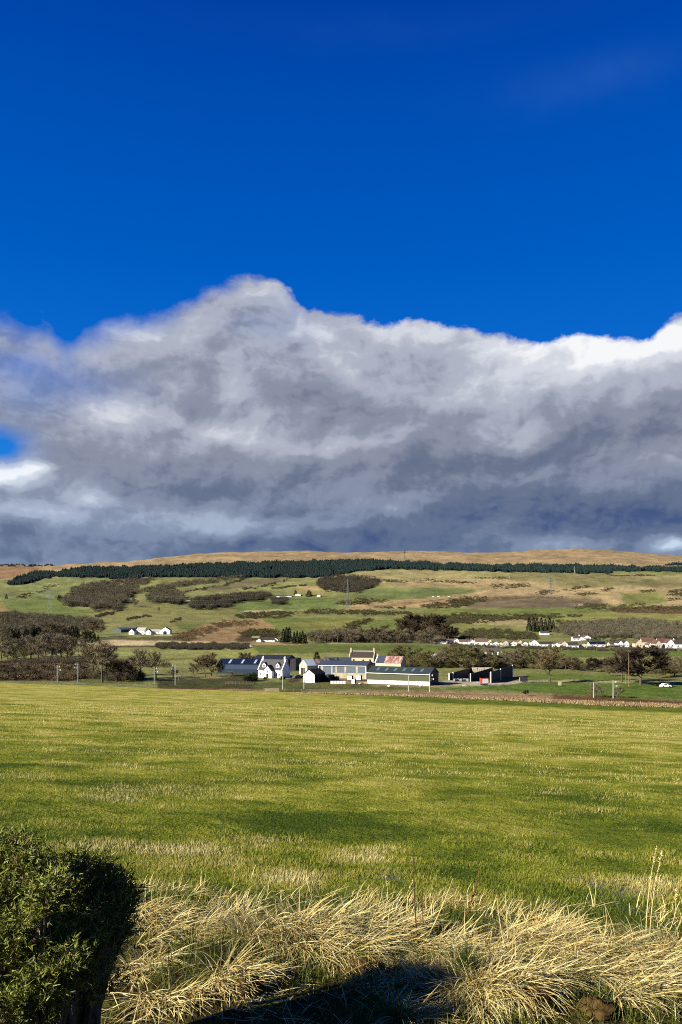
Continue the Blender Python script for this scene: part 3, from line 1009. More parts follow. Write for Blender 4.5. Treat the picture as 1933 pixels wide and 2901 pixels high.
def build_farm():
    # --- white farmhouse with dormers and central gabled porch
    x, d, z = on(766, 328)
    r = empty('farmhouse', (x + 1.3, d + 4, z - .1), math.radians(-24), 'white one and a half storey farmhouse with two dormers and a gabled porch', 'house', FARM)
    L, W, hw, hr = 11.6, 7.6, 3.3, 4.3
    gable_parts(r, L, W, hw, hr, WHITE, SLATE, over=.12)
    y = -W / 2
    for sx in (-1, 1):
        chimney(r, sx * (L / 2 - .45), 0, hw + hr - .5, 1.5)
        sk = MB()
        xx = sx * (L / 2 + .02)
        for s in (-1, 1):
            sk.slab((xx - .18, s * (W / 2 + .18), hw + .12), (xx + .18, s * (W / 2 + .18), hw + .12), (xx + .18, 0, hw + hr + .42), (xx - .18, 0, hw + hr + .42), .2) if s < 0 else \
                sk.slab((xx + .18, s * (W / 2 + .18), hw + .12), (xx - .18, s * (W / 2 + .18), hw + .12), (xx - .18, 0, hw + hr + .42), (xx + .18, 0, hw + hr + .42), .2)
        sk.build('skew', WHITE, r)
    for sx in (-1, 1):
        g = MB()
        cx = sx * 3.3
        y0, w, zb, he = -2.95, 1.7, hw + .9, 1.45
        g.poly([(cx - w / 2, y0, zb), (cx + w / 2, y0, zb), (cx + w / 2, y0, zb + he), (cx, y0, zb + he + .85), (cx - w / 2, y0, zb + he)])
        g.poly([(cx - w / 2, y0 + 2.4, zb), (cx - w / 2, y0, zb), (cx - w / 2, y0, zb + he), (cx - w / 2, y0 + 2.4, zb + he)])
        g.poly([(cx + w / 2, y0, zb), (cx + w / 2, y0 + 2.4, zb), (cx + w / 2, y0 + 2.4, zb + he), (cx + w / 2, y0, zb + he)])
        dm = g.build('dormer', WHITE, r)
        q = MB()
        for s in (-1, 1):
            a = [(cx + s * (w / 2 + .15), y0 - .15, zb + he - .06), (cx + s * (w / 2 + .15), y0 + 2.6, zb + he - .06), (cx, y0 + 2.6, zb + he + 1.0), (cx, y0 - .15, zb + he + 1.0)]
            q.slab(*(a if s > 0 else [a[1], a[0], a[3], a[2]]), .12)
        q.build('dormer_roof', SLATE, dm)
        window(dm, cx, y0, zb + .35, 1.0, 1.05)
    # porch wing
    pw, pd = 4.2, 2.2
    p = MB()
    yb, yf = y + .05, y - pd
    for xx, s in ((-pw / 2, -1), (pw / 2, 1)):
        pts = [(xx, yf, -1), (xx, yb + 2.4, -1), (xx, yb + 2.4, 3.2), (xx, yf, 3.2)]
        p.poly(pts if s > 0 else pts[::-1])
    p.poly([(-pw / 2, yf, -1), (pw / 2, yf, -1), (pw / 2, yf, 3.2), (0, yf, 5.4), (-pw / 2, yf, 3.2)])
    po = p.build('porch', WHITE, r)
    q = MB()
    for s in (-1, 1):
        a = [(s * (pw / 2 + .25), yf - .2, 3.0), (s * (pw / 2 + .25), yb + 2.6, 3.0), (0, yb + 2.6, 5.55), (0, yf - .2, 5.55)]
        q.slab(*(a if s > 0 else [a[1], a[0], a[3], a[2]]), .14)
    q.build('porch_roof', SLATE, po)
    window(po, 0.2, yf, 2.3, .9, 1.1)
    dr = block(po, 'door', DARKW, -.5, .5, yf - .04, yf + .02, 0, 2.05)
    for xx in (-4.6, -3.0, 3.2, 4.6):
        window(r, xx, y, .95, .85, 1.2)
    pot = MB()
    pot.tube((2.35, y - .12, 0), (2.35, y - .12, 3.2), .06, .06, 6)
    pot.build('drainpipe', DARKW, r)
    pot = MB()
    pot.tube((-5.7, y - .12, 0), (-5.7, y - .12, 3.2), .06, .06, 6)
    pot.build('drainpipe', DARKW, r)

    # --- long blue shed at left
    x, d, z = on(690, 352)
    r = empty('blue_shed', (x - .4, d + 6, -25.6), math.radians(-7), 'long dark blue clad shed with pale rooflights left of the white farmhouse', 'barn', FARM)
    L, W, hw, hr = 21.5, 13, 4.4, 2.0
    gable_parts(r, L, W, hw, hr, BLUEW, BLUER, over=.25)
    block(r, 'wall_base', BLUED, -L / 2 - .03, L / 2 + .03, -W / 2 - .05, W / 2 + .05, -1, 2.1)
    for xx in (-5.6, 0.3, 6.3):
        b = MB()
        ya, yb = -W / 2 * .92, -W / 2 * .22
        b.slab((xx - .45, ya, roof_z(ya, W, hw, hr) + .23), (xx + .45, ya, roof_z(ya, W, hw, hr) + .23), (xx + .45, yb, roof_z(yb, W, hw, hr) + .23), (xx - .45, yb, roof_z(yb, W, hw, hr) + .23), .04)
        b.build('rooflight', LITE, r)
    # --- black shed behind the farmhouse
    x, d, z = on(776, 372)
    r = empty('black_shed', (x, d + 6, -25.4), math.radians(-10), 'tall black clad shed behind the white farmhouse', 'barn', FARM)
    gable_parts(r, 17, 14, 5.4, 1.6, BLACK, BLACK, over=.2)
    b = MB()
    b.box(8.55, 12.0, -6.4, 5.5, -1, 5.6)
    b.build('lean_to', BLACK, r)
    # --- cream stone barn with patched metal roof
    x, d, z = on(862, 345)
    r = empty('cream_barn', (x + 6.4, d + 7.5, -25.5), math.radians(38), 'cream stone barn with dark doorway and white and rusty sheet roof', 'barn', FARM)
    L, W, hw, hr = 17.5, 6.2, 3.9, 2.6
    gable_parts(r, L, W, hw, hr, STONE, PALER, over=.15, roofs=[(-L / 2 - .1, -3.6, PALER), (-3.55, 5.2, RUSTY), (5.25, L / 2 + .1, SLATE)])
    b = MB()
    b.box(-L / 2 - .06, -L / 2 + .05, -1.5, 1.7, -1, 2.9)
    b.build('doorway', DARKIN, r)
    # --- white gabled outbuilding
    x, d, z = on(875, 304)
    r = empty('white_outbuilding', (x + 2.0, d + 4.5, z - .15), math.radians(66), 'small white gabled outbuilding with dark side wall beside the pole', 'outbuilding', FARM)
    L, W, hw, hr = 9.5, 5.0, 3.4, 1.75
    gable_parts(r, L, W, hw, hr, WHITE, DARKG, over=.2)
    block(r, 'side_wall', DARKW, -L / 2 + .1, L / 2, -W / 2 - .06, -W / 2 + .02, -1, hw - .1)
    block(r, 'lean_to', DARKW, L / 2 - 2, L / 2 + 4, -W / 2 - 2.5, -W / 2 - .08, -1, 2.6)
    # --- grey blue open fronted shed
    x, d, z = on(978, 326)
    r = empty('grey_shed', (x + .6, d + 7, -25.6), math.radians(-15), 'grey blue clad shed with pale vertical strips above a tan concrete wall', 'barn', FARM)
    L, W, hw, hr = 21.0, 14, 5.3, 1.5
    gable_parts(r, L, W, hw, hr, GREYW, GREYR, over=.3)
    block(r, 'lower_wall', CONCT, -L / 2 + 6, L / 2 + .02, -W / 2 - .12, -W / 2 + .05, -1, 2.2)
    block(r, 'shaded_gable', BLUER, L / 2 - .02, L / 2 + .08, -W / 2 + .1, W / 2 - .1, -1, 5.2)  # dark blue sheet puts the shade of the right gable into its colour
    for xx, w in ((-8.9, .8), (-2.6, .8), (1.4, .8), (6.4, .9)):
        block(r, 'light_strip', CONCT, xx - w / 2, xx + w / 2, -W / 2 - .07, -W / 2 + .03, 2.3, 5.2)
    for xx in (-L / 2 + .1, -4.4, L / 2 - .12):
        block(r, 'post', CONC, xx - .14, xx + .14, -W / 2 - .3, -W / 2 - .14, -.5, 5.1)
    block(r, 'gutter', CONC, -L / 2, L / 2, -W / 2 - .45, -W / 2 - .32, 5.12, 5.32)
    # --- old two storey house with end chimneys
    x, d, z = on(1026, 380)
    r = empty('stone_house', (x + .4, d + 3.5, -25.2), math.radians(-12), 'tall cream two storey house with brown slate roof and end chimneys', 'house', FARM)
    L, W, hw, hr = 12.4, 7.2, 5.4, 2.9
    gable_parts(r, L, W, hw, hr, STONE, SLATEB, over=.05)
    for sx in (-1, 1):
        chimney(r, sx * (L / 2 - .4), 0, hw + hr - .4, 2.0, .7, 1.3, STONE, 3)
        sk = MB()
        xx = sx * (L / 2 - .05)
        for s in (-1, 1):
            a = [(xx - .2, s * (W / 2 + .1), hw + .14), (xx + .2, s * (W / 2 + .1), hw + .14), (xx + .2, 0, hw + hr + .4), (xx - .2, 0, hw + hr + .4)]
            sk.slab(*(a if s < 0 else [a[1], a[0], a[3], a[2]]), .16)
        sk.build('skew', STONE, r)
    b = MB()
    b.box(-L / 2, L / 2, -.18, .18, hw + hr + .16, hw + hr + .36)
    b.build('ridge', CONC, r)
    for xx, zz in ((-3.8, 3.3), (1.0, 3.2), (4.4, 3.3)):
        window(r, xx, -W / 2, zz, .85, 1.35, frame=DARKW)
    # --- slate roofed cottages between the barn and the old house
    x, d, z = on(938, 366)
    r = empty('slate_cottage', (x, d + 3, -25.3), math.radians(-20), 'low steading range with small dark slate roof right of the conifer', 'outbuilding', FARM)
    gable_parts(r, 6.4, 6.5, 3.8, 2.6, STONE, GREYR, over=.15)
    x, d, z = on(975, 372)
    r = empty('slate_range', (x, d + 3, -25.3), 0, 'low steading range with plain dark grey roof against the tall cream house', 'outbuilding', FARM)
    gable_parts(r, 7.0, 6.5, 3.6, 2.2, STONE, GREYR, over=.15)
    # --- rusty roofed barn at right
    x, d, z = on(1104, 362)
    r = empty('rusty_barn', (x + .8, d + 4, -25.4), math.radians(-22), 'long stone barn with blue grey and rust red sheet roof', 'barn', FARM)
    L, W, hw, hr = 12.6, 8.0, 4.0, 3.0
    gable_parts(r, L, W, hw, hr, STONE, RUSTY, over=.15, roofs=[(-L / 2 - .1, -2.2, GREYR), (-2.15, L / 2 + .2, RUSTY)])
    sk = MB()
    xx = -L / 2 - .1
    sk.slab((xx - .25, -W / 2 - .2, hw + .2), (xx + .25, -W / 2 - .2, hw + .2), (xx + .25, 0, hw + hr + .45), (xx - .25, 0, hw + hr + .45), .22)
    sk.build('skew', WHITE, r)
    chimney(r, -L / 2 - .1, 0, hw + hr - .2, 1.0, .7, .9, STONE, 1)
    # --- long green shed
    x, d, z = on(1133, 296)
    r = empty('green_shed', (x + 1.6, d + 5.2, z - .1), math.radians(-24), 'long olive green clad shed on white concrete panels with gable blackened as shade', 'barn', FARM)
    L, W, hw, hr = 25.4, 11.5, 4.35, 2.1
    gable_parts(r, L, W, hw, hr, GREENW, GREENR, over=.3)
    for k in range(6):
        a = -L / 2 + .05 + k * L / 6
        block(r, 'concrete_panel', CONC, a + .07, a + L / 6 - .07, -W / 2 - .14, -W / 2 + .05, -1, 1.55)
    block(r, 'shaded_gable', BLACK, L / 2 - .02, L / 2 + .09, -W / 2 + .15, W / 2 - .15, -1, 4.4)  # black sheet paints in the shade on the end turned from the sun
    b = MB()
    b.poly([(L / 2 + .05, -W / 2 + .3, 4.42), (L / 2 + .05, W / 2 - .3, 4.42), (L / 2 + .05, 0, hw + hr - .1)])
    b.build('shaded_peak', BLACK, r)  # same painted shade carried up into the gable point
    block(r, 'fascia', CONC, -L / 2 - .3, L / 2 + .3, -W / 2 - .46, -W / 2 - .33, 4.12, 4.34)
    for k in range(6):
        xx = -L / 2 + 3.5 + k * 3.6
        b = MB()
        ya, yb = -W / 2 * .70, -W / 2 * .25
        b.slab((xx - .5, ya, roof_z(ya, W, hw, hr) + .23), (xx + .5, ya, roof_z(ya, W, hw, hr) + .23), (xx + .5, yb, roof_z(yb, W, hw, hr) + .23), (xx - .5, yb, roof_z(yb, W, hw, hr) + .23), .04)
        b.build('rooflight', LITED, r)

    # --- silage clamp of black walls and white posts
    def clamp(name, pxa, da, pxb, db, h0, h1, posts, label):
        xa, ya, _ = on(pxa, da)
        xb, yb, _ = on(pxb, db)
        L = math.hypot(xb - xa, yb - ya)
        za = min(tz(xa, ya), tz(xb, yb)) - .3
        r = empty(name, (xa, ya, za), math.atan2(yb - ya, xb - xa), label, 'silage wall', 'black silage pit walls')
        b = MB()
        for s, yy in ((0, -.15), (1, .15)):
            pts = [(0, yy, 0), (L, yy, 0), (L, yy, h1), (0, yy, h0)]
            b.poly(pts if s == 0 else pts[::-1])
        b.poly([(0, -.15, h0), (L, -.15, h1), (L, .15, h1), (0, .15, h0)])
        b.poly([(0, .15, 0), (0, -.15, 0), (0, -.15, h0), (0, .15, h0)])
        b.poly([(L, -.15, 0), (L, .15, 0), (L, .15, h1), (L, -.15, h1)])
        b.build('panel', BLACK, r)
        for f in posts:
            block(r, 'post', CONC, f * L - .17, f * L + .17, -.5, -.16, -.3, (h0 + (h1 - h0) * f) + .25)
    clamp('silage_wall', 1271, 318, 1350, 345, 3.0, 4.4, (.0, .13), 'long low black silage wall rising to the right of the green shed')
    clamp('silage_wall', 1330, 311, 1396, 335, 3.4, 4.6, (.02,), 'black silage wall with a white post behind the red trailer')
    clamp('silage_wall', 1388, 306, 1452, 340, 4.6, 5.4, (.01, .42, .97), 'black silage wall with three white posts at the right end of the pit')
    x, d, z = on(1369, 338)
    b = MB()
    b.box(-4.6, 4.6, 0, 3.0, 0, 3.9)
    for k in range(9):
        b.box(-4.5 + k * 1.0, -3.7 + k * 1.0, -.3, 0, 0, 3.6 + .3 * math.sin(k * 2.1))
    o = b.build('silage_heap', mat('pale_silage', alb(214, 204, 176), alb(186, 172, 140), .8, .95), None, (x, d, z))
    tag(o, 'pale heap of silage behind the black walls', 'silage')

    # --- red slatted feed trailer
    x, d, z = on(1372, 296)
    r = empty('feed_trailer', (x, d, z), math.radians(12), 'red framed trailer with pale slatted sides in the farm yard', 'trailer')
    b = MB()
    b.box(-1.4, 1.4, -1, 1, .5, .7)
    for sx in (-1.4, 1.28):
        for sy in (-1, .88):
            b.box(sx, sx + .12, sy, sy + .12, .7, 2.75)
    b.box(-1.42, 1.42, -1.02, -.9, 2.6, 2.78)
    b.box(-1.42, -1.3, -1.02, 1.02, .6, 2.78)
    b.build('frame', RED, r)
    b = MB()
    for k in range(9):
        xx = -1.15 + k * .29
        b.box(xx - .1, xx + .1, -.97, -.9, .75, 2.6)
    b.build('slats', CONC, r)
    b = MB()
    b.box(-1.25, 1.25, -.85, .85, .72, 2.4)
    b.build('load', CONCT, r)
    for sx in (-.7, .7):
        for sy in (-1.05, .9):
            b = MB()
            b.tube((sx, sy, .38), (sx, sy + .2, .38), .38, .38, 14)
            b.build('wheel', TYRE, r)
    # --- dark cattle trailer by the track
    x, d, z = on(1484, 312)
    r = empty('cattle_trailer', (x, d, z), math.radians(-6), 'dark box trailer parked alone beside the pale track', 'trailer')
    b = MB()
    b.box(-1.5, 1.5, -.95, .95, .45, 1.95)
    b.box(-1.56, 1.56, -1.0, 1.0, 1.95, 2.05)
    b.build('body', BLACK, r)
    block(r, 'ramp', CONCT, -1.6, -1.52, -.8, .8, .5, 1.9)
    for sx in (-.45, .45):
        b = MB()
        b.tube((sx, -1.1, .35), (sx, -.92, .35), .35, .35, 14)
        b.build('wheel', TYRE, r)

    # --- yard clutter before the grey shed
    def crate(px, d, w, h, dp, label, m=WHITE):
        x, d, z = on(px, d)
        r = empty('box_trailer', (x, d, z), math.radians(-18), label, 'trailer', 'white box trailers in the yard')
        block(r, 'front_panel', m, -w / 2, w / 2, -.06, 0, .35, .35 + h)
        b = MB()
        b.box(-w / 2, w / 2, 0.003, dp, .35, .35 + h)
        b.build('body', mat('maroon_board', alb(84, 34, 40), alb(60, 26, 32), 1, .8), r)
        for sx in (-w / 2 + .3, w / 2 - .3):
            b = MB()
            b.tube((sx, .5, .28), (sx, .8, .28), .28, .28, 12)
            b.build('wheel', TYRE, r)
    crate(991, 313, 1.7, 1.7, 2.2, 'white fronted box trailer, left one before the tan concrete wall')
    crate(1016, 313, 1.8, 1.8, 2.2, 'white fronted box trailer, right one before the tan concrete wall')
    crate(1001, 294, 1.2, 1.6, 1.8, 'white fronted box trailer nearest the fence, below the other two')
    x, d, z = on(954, 314)
    r = empty('water_bowser', (x, d, z), .2, 'dark square tank standing at the corner of the grey shed', 'tank')
    b = MB()
    b.box(-1, 1, -.8, .8, .2, 1.7)
    for k in range(4):
        b.box(-1 + k * .62, -.86 + k * .62, -.86, -.8, .2, 1.7)
    b.build('tank', BLACK, r)
    b = MB()
    b.tube((0, 0, 1.7), (0, 0, 1.85), .3, .3, 12)
    b.build('lid', DARKW, r)
    x, d, z = on(958, 296)
    r = empty('sheep_pen', (x, d, z), math.radians(4), 'pale sheeted pen wall on the grass before the grey shed', 'pen')
    for k in range(5):
        block(r, 'panel', CONC, -2.9 + k * 1.18, -2.9 + k * 1.18 + 1.08, -.04, .04, .1, 1.25)
    for k in range(6):
        block(r, 'post', WOOD, -3.0 + k * 1.18, -2.91 + k * 1.18, -.05, .05, -.2, 1.35)
    # --- sheep on the bank
    def sheep(px, d, yaw, label):
        x, d, z = on(px, d)
        r = empty('sheep', (x, d, z), yaw, label, 'sheep', 'sheep below the farm')
        V, Fc = [], []
        b = bpy.data.meshes.new('body')
        import bmesh
        bm = bmesh.new()
        def ell(c, s, rotm=None):
            q = bmesh.ops.create_icosphere(bm, subdivisions=2, radius=1)
            for v in q['verts']:
                n = 1 + .06 * math.sin(v.co.x * 9 + v.co.y * 7) * math.cos(v.co.z * 8)
                v.co = Vector((v.co.x * s[0] * n + c[0], v.co.y * s[1] * n + c[1], v.co.z * s[2] * n + c[2]))
        ell((0, 0, .62), (.55, .3, .32))
        ell((.48, 0, .78), (.2, .15, .2))
        bm.to_mesh(b)
        bm.free()
        b.materials.append(CONC)
        link('body', b, r)
        h = bpy.data.meshes.new('head')
        bm = bmesh.new()
        ell((.68, 0, .86), (.18, .1, .11))
        bm.to_mesh(h)
        bm.free()
        h.materials.append(CONCT)
        link('head', h, r)
        for sx in (-.34, .32):
            for sy in (-.15, .15):
                q = MB()
                q.tube((sx, sy, 0), (sx, sy, .5), .045, .06, 6)
                q.build('leg', DARKW, r)
    sheep(1020, 290, .3, 'pale sheep standing on the grass below the white box trailers')
    sheep(1102, 278, 2.8, 'pale sheep near the long green shed, closest to the fence')
    sheep(1192, 281, 0.1, 'pale sheep lying closest to the right pole')
    # round bales and rubble between the silage walls and the shed
    bm_m = mat('bale_wrap', alb(150, 152, 150), alb(96, 100, 102), 2.2, .5)
    for k, (px, d, lab) in enumerate(((1290, 312, 'grey wrapped bale, leftmost of five before the silage walls'), (1299, 313, 'grey wrapped bale, second from left before the silage walls'), (1308, 312, 'grey wrapped bale, middle one of five before the silage walls'),
                                      (1317, 314, 'grey wrapped bale, fourth from left before the silage walls'), (1326, 313, 'grey wrapped bale, rightmost of five before the silage walls'))):
        x, d, z = on(px, d)
        b = MB()
        b.tube((-.6, 0, .6), (.6, 0, .6), .62, .62, 14)
        b.tube((-.66, 0, .6), (-.6, 0, .6), .5, .62, 14)
        b.tube((.6, 0, .6), (.66, 0, .6), .62, .5, 14)
        o = tag(b.build('wrapped_bale', bm_m, None, (x, d, z - .04), (0, 0, .6 + k * .9)), lab, 'bale', 'wrapped bales in the yard')
    random.seed(77)
    for k, (px, d, lab) in enumerate(((1318, 291, 'pale rubble heap on the track edge left of the red trailer'), (1262, 297, 'pale rubble heap at the corner of the green shed gable'), (1040, 302, 'tan spoil heap beside the white concrete panels'))):
        x, d, z = on(px, d)
        b = MB()
        b.tube((0, 0, -.3), (0, 0, .3), 2.2, .7, 11)
        for _ in range(34):
            a, q = random.uniform(0, 6.28), random.uniform(0, 1) ** .6
            s = random.uniform(.12, .4)
            cx, cy = 2.0 * q * math.cos(a), 1.1 * q * math.sin(a)
            cz = .6 * (1 - q) * random.random()
            pts = [Vector((cx + random.uniform(-s, s), cy + random.uniform(-s, s), cz + random.uniform(0, s))) for _ in range(5)]
            for i in range(5):
                for j in range(i + 1, 5):
                    for l in range(j + 1, 5):
                        b.poly([pts[i], pts[j], pts[l]])
        o = tag(b.build('rubble_heap', CONCT, None, (x, d, z)), lab, 'rubble heap', 'heaps of rubble in the yard')
    # parked van and cars
    def car(px, d, yaw, body, label, L=4.2, van=False, name='parked_car'):
        x, d, z = on(px, d)
        r = empty(name, (x, d, z), yaw, label, 'van' if van else 'car')
        prof = [(-L / 2, .3), (-L / 2, .85), (-L / 2 + .2, 1.9), (L / 2 - 1.5, 1.95), (L / 2 - .8, 1.15), (L / 2, .95), (L / 2, .3)] if van else \
            [(-L / 2, .3), (-L / 2, .85), (-L / 2 + .5, 1.0), (-L / 2 + 1.0, 1.45), (.3, 1.48), (1.0, .98), (L / 2 - .1, .82), (L / 2, .3)]
        b = MB()
        w = .85
        b.poly([(a, -w, h) for a, h in prof])
        b.poly([(a, w, h) for a, h in prof][::-1])
        for k in range(len(prof)):
            a, c = prof[k], prof[(k + 1) % len(prof)]
            b.poly([(a[0], -w, a[1]), (a[0], w, a[1]), (c[0], w, c[1]), (c[0], -w, c[1])])
        b.build('body', body, r)
        b = MB()
        if van:
            b.box(L / 2 - 2.2, L / 2 - 1.5, -w - .02, w + .02, 1.2, 1.75)
        else:
            b.box(-L / 2 + 1.15, .25, -w - .02, w + .02, 1.02, 1.36)
        b.build('window', GLASS, r)
        for sx in (-L / 2 + .8, L / 2 - .8):
            for sy in (-w - .05, w - .13):
                q = MB()
                q.tube((sx, sy, .32), (sx, sy + .18, .32), .32, .32, 14)
                q.build('wheel', TYRE, r)
    car(843, 325, .7, mat('grey_paint', alb(90, 98, 110), alb(80, 88, 98), 1, .4), 'grey car parked between the farmhouse and the white outbuilding')
    x, d, z = hit(706, 1834)
    car(706, d, 0.05, WHITE, 'white van on the road below the white bungalow with conifers', 5.2, True, 'parked_van')
    car(1886, 302, 0.1, WHITE, 'white car beyond the big dark tree at right')


def build_far_houses():
    G = 'houses of the village street'

    def house(px0, px1, pyb, pyt, kind, wall, roof, label, depth=8.0, chim=0, yaw=0.0, group=G, name='village_house', d=None, win=True):
        pc = (px0 + px1) / 2
        if d is None:
            x, d, z = hit(pc, pyb)
        else:
            x, _, z = on(pc, d)
        w = (px1 - px0) * d / F
        H = (pyb - pyt) * d / F
        r = empty(name, (x, d + depth / 2, z - .2), yaw, label, 'house', group)
        if kind == 'gable':
            hw = H * .56
            gable_parts(r, depth, w, hw, H - hw, wall, roof, over=.25, th=.2)
            r.rotation_euler.z += math.pi / 2
            if win:
                for k in (-1, 1):
                    window(r, -depth / 2, k * w * .22, hw * .35, w * .2, hw * .4, 'left')
        else:
            hw = H * .52
            gable_parts(r, w, depth, hw, H - hw, wall, roof, over=.3, th=.2)
            if win:
                n = max(2, int(w / 4))
                for k in range(n):
                    window(r, -w / 2 + w * (k + .5) / n, -depth / 2, hw * .35, min(1.6, w / n * .5), hw * .42, 'front')
        if chim:
            chimney(r, (depth / 2 - 1) if kind == 'gable' else (w / 2 - .6) * chim, 0, H - .6, 1.5, .7, 1.0, TILER if roof is TILER else wall, 2)
        return r
    ROWS = [
        (1231, 1266, 1824, 1811, 'side', WHITE, SLATEB, 'long white bungalow with black roof at the far left end of the village row', 0),
        (1266, 1285, 1823, 1810, 'side', WHITE, TILE, 'narrow brown roofed bungalow just right of the long black roofed one', 0),
        (1285, 1302, 1822, 1808, 'gable', WHITE, TILE, 'white gable fronted house, first gable from the left end of the village', 0),
        (1302, 1331, 1825, 1812, 'side', WHITE, TILE, 'low brown roofed bungalow right of the first white gable', 0),
        (1331, 1346, 1827, 1811, 'gable', WHITE, TILE, 'narrow white gabled house left of the big brown hipped looking roof', 0),
        (1347, 1382, 1829, 1809, 'side', WHITE, TILE, 'tall broad brown roofed house in the left part of the village', 0),
        (1382, 1396, 1824, 1811, 'gable', CREAM, TILE, 'small cream gable peeping out behind the broad brown roofed house', 0),
        (1393, 1413, 1830, 1816, 'gable', WHITE, SLATE, 'white gabled bungalow behind the low tan wall', 0),
        (1413, 1423, 1829, 1817, 'gable', WHITE, SLATE, 'tiny white gable between the tan wall bungalow and the cream gable', 0),
        (1423, 1441, 1830, 1813, 'gable', CREAM, TILE, 'cream gabled house with white lower wing, centre left of the village', 0),
        (1445, 1465, 1830, 1816, 'gable', WHITE, SLATE, 'white gabled bungalow standing clear in the village centre left', 0),
        (1466, 1482, 1828, 1812, 'gable', CREAM, TILE, 'cream topped white gable right of the free standing white bungalow', 0),
        (1481, 1497, 1830, 1817, 'gable', WHITE, SLATE, 'low white gable between two taller cream gables', 0),
        (1504, 1526, 1830, 1812, 'gable', WHITE, TILE, 'tall white gabled house left of the long low brown roofs', 0),
        (1527, 1576, 1831, 1818, 'side', WHITE, SLATEB, 'very long low brown roofed terrace in the village centre', 0),
        (1568, 1587, 1832, 1820, 'gable', WHITE, SLATE, 'white gable at the right end of the long low terrace', 0),
        (1588, 1609, 1834, 1815, 'gable', CREAM, TILE, 'cream orange gabled house, village centre', 0),
        (1611, 1640, 1836, 1820, 'side', WHITE, SLATEB, 'dark brown roofed bungalow with a plain white front wall', 0),
        (1643, 1667, 1835, 1822, 'gable', CREAM, TILE, 'low cream gable right of the dark brown roofed bungalow', 0),
        (1625, 1646, 1816, 1801, 'side', WHITE, SLATE, 'white house on the slope above the village centre, left one', 1),
        (1650, 1674, 1814, 1799, 'gable', WHITE, TILER, 'white gabled house with red chimney on the slope above the village', 1),
        (1671, 1716, 1832, 1818, 'side', WHITE, BLUER, 'dark blue roofed long building among white posts in the village', 0),
        (1729, 1744, 1831, 1819, 'side', CREAM, SLATE, 'small pale shed at the left of the twin white gables', 0),
        (1750, 1767, 1833, 1814, 'gable', WHITE, SLATEB, 'left one of the twin white gables', 0),
        (1767, 1784, 1833, 1814, 'gable', WHITE, SLATEB, 'right one of the twin white gables', 0),
        (1801, 1822, 1836, 1811, 'gable', STONE, TILER, 'pale stone gabled house with red roof left of the big bare tree', 0),
        (1822, 1856, 1832, 1806, 'side', CREAM, TILER, 'long red roofed house directly behind the big bare tree', 1),
        (1856, 1874, 1837, 1812, 'gable', CREAM, TILER, 'cream gabled house just right of the big bare tree', 0),
        (1866, 1890, 1833, 1808, 'side', WHITE, TILER, 'red roofed white house second from the right edge', 1),
        (1888, 1912, 1837, 1810, 'gable', WHITE, TILER, 'big bright white gabled house near the right edge', 0),
        (1913, 1950, 1837, 1813, 'side', WHITE, SLATEB, 'white house with dark roof cut by the right edge of the photo', -1),
        (1838, 1850, 1837, 1820, 'gable', WHITE, TILE, 'small white gabled annexe low before the red roofed houses', 0),
    ]
    for k, (a, b, pb, pt, kind, wl, rf, lab, ch) in enumerate(ROWS):
        house(a, b, pb, pt, kind, wl, rf, lab, chim=ch, yaw=math.radians((k * 37 % 13) - 6))
    # tan wall before the village
    x, d, z = hit(1412, 1833)
    b = MB()
    b.box(-9, 9, -.15, .15, -.5, 1.5)
    for k in range(7):
        b.box(-9.1 + k * 3, -8.7 + k * 3, -.2, .2, -.5, 1.65)
    tag(b.build('garden_wall', CONCT, None, (x, d - 3, z)), 'long low tan garden wall in front of the village bungalows', 'wall')
    house(1377, 1416, 1855, 1836, 'side', WHITE, SLATE, 'white barn with dark slate roof in the field below the village', 7, group='lone houses on the valley floor', name='lone_house', yaw=math.radians(-14))
    house(1424, 1433, 1852, 1843, 'side', WHITE, SLATE, 'tiny white hut right of the slate roofed barn below the village', 3, group='lone houses on the valley floor', name='lone_house', win=False)
    house(1532, 1557, 1799, 1788, 'side', WHITE, SLATE, 'white cottage among dark conifers on the slope above the village', 7, group='lone houses on the valley floor', name='lone_house')
    # white farm on the left hillside
    GW = 'white farm on the left hillside'

    def fh(*a, **k):
        return house(*a, group=GW, name='white_farm_house', **k)
    x, d, z = hit(338, 1792)
    r = empty('green_gable_shed', (x, d + 8, z - .2), math.radians(70), 'grey green gabled shed at the left end of the white farm', 'barn', GW)
    gable_parts(r, 18, 12.5, 3.4, 2.2, mat('sage_cladding', alb(84, 98, 88), alb(74, 88, 80), .5, .7), mat('sage_roof', alb(96, 112, 110), alb(82, 98, 98), .5, .6), over=.2)
    x, d, z = hit(370, 1787)
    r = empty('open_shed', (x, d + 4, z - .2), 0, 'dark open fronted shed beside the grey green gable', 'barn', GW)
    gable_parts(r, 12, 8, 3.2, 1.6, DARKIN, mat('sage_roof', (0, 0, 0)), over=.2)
    fh(365, 380, 1798, 1781, 'gable', WHITE, SLATE, 'small steep white gable, leftmost white one of the hillside farm', depth=7)
    fh(386, 414, 1797, 1778, 'side', WHITE, mat('pale_slate', alb(186, 186, 172), alb(160, 160, 148), 1, .7), 'long white house with pale roof on the left hillside', depth=9, yaw=math.radians(-18))
    fh(413, 427, 1798, 1782, 'gable', WHITE, SLATE, 'white glazed gable between the two halves of the hillside farm', depth=7)
    fh(426, 456, 1796, 1783, 'side', WHITE, mat('pale_slate', (0, 0, 0)), 'low pale roofed link range of the hillside farm', depth=7)
    r = fh(453, 482, 1797, 1776, 'gable', WHITE, SLATE, 'large white gable with black arched doorway on the left hillside', depth=9, win=False)
    dd = r.location.y - 4.5
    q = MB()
    n = 14
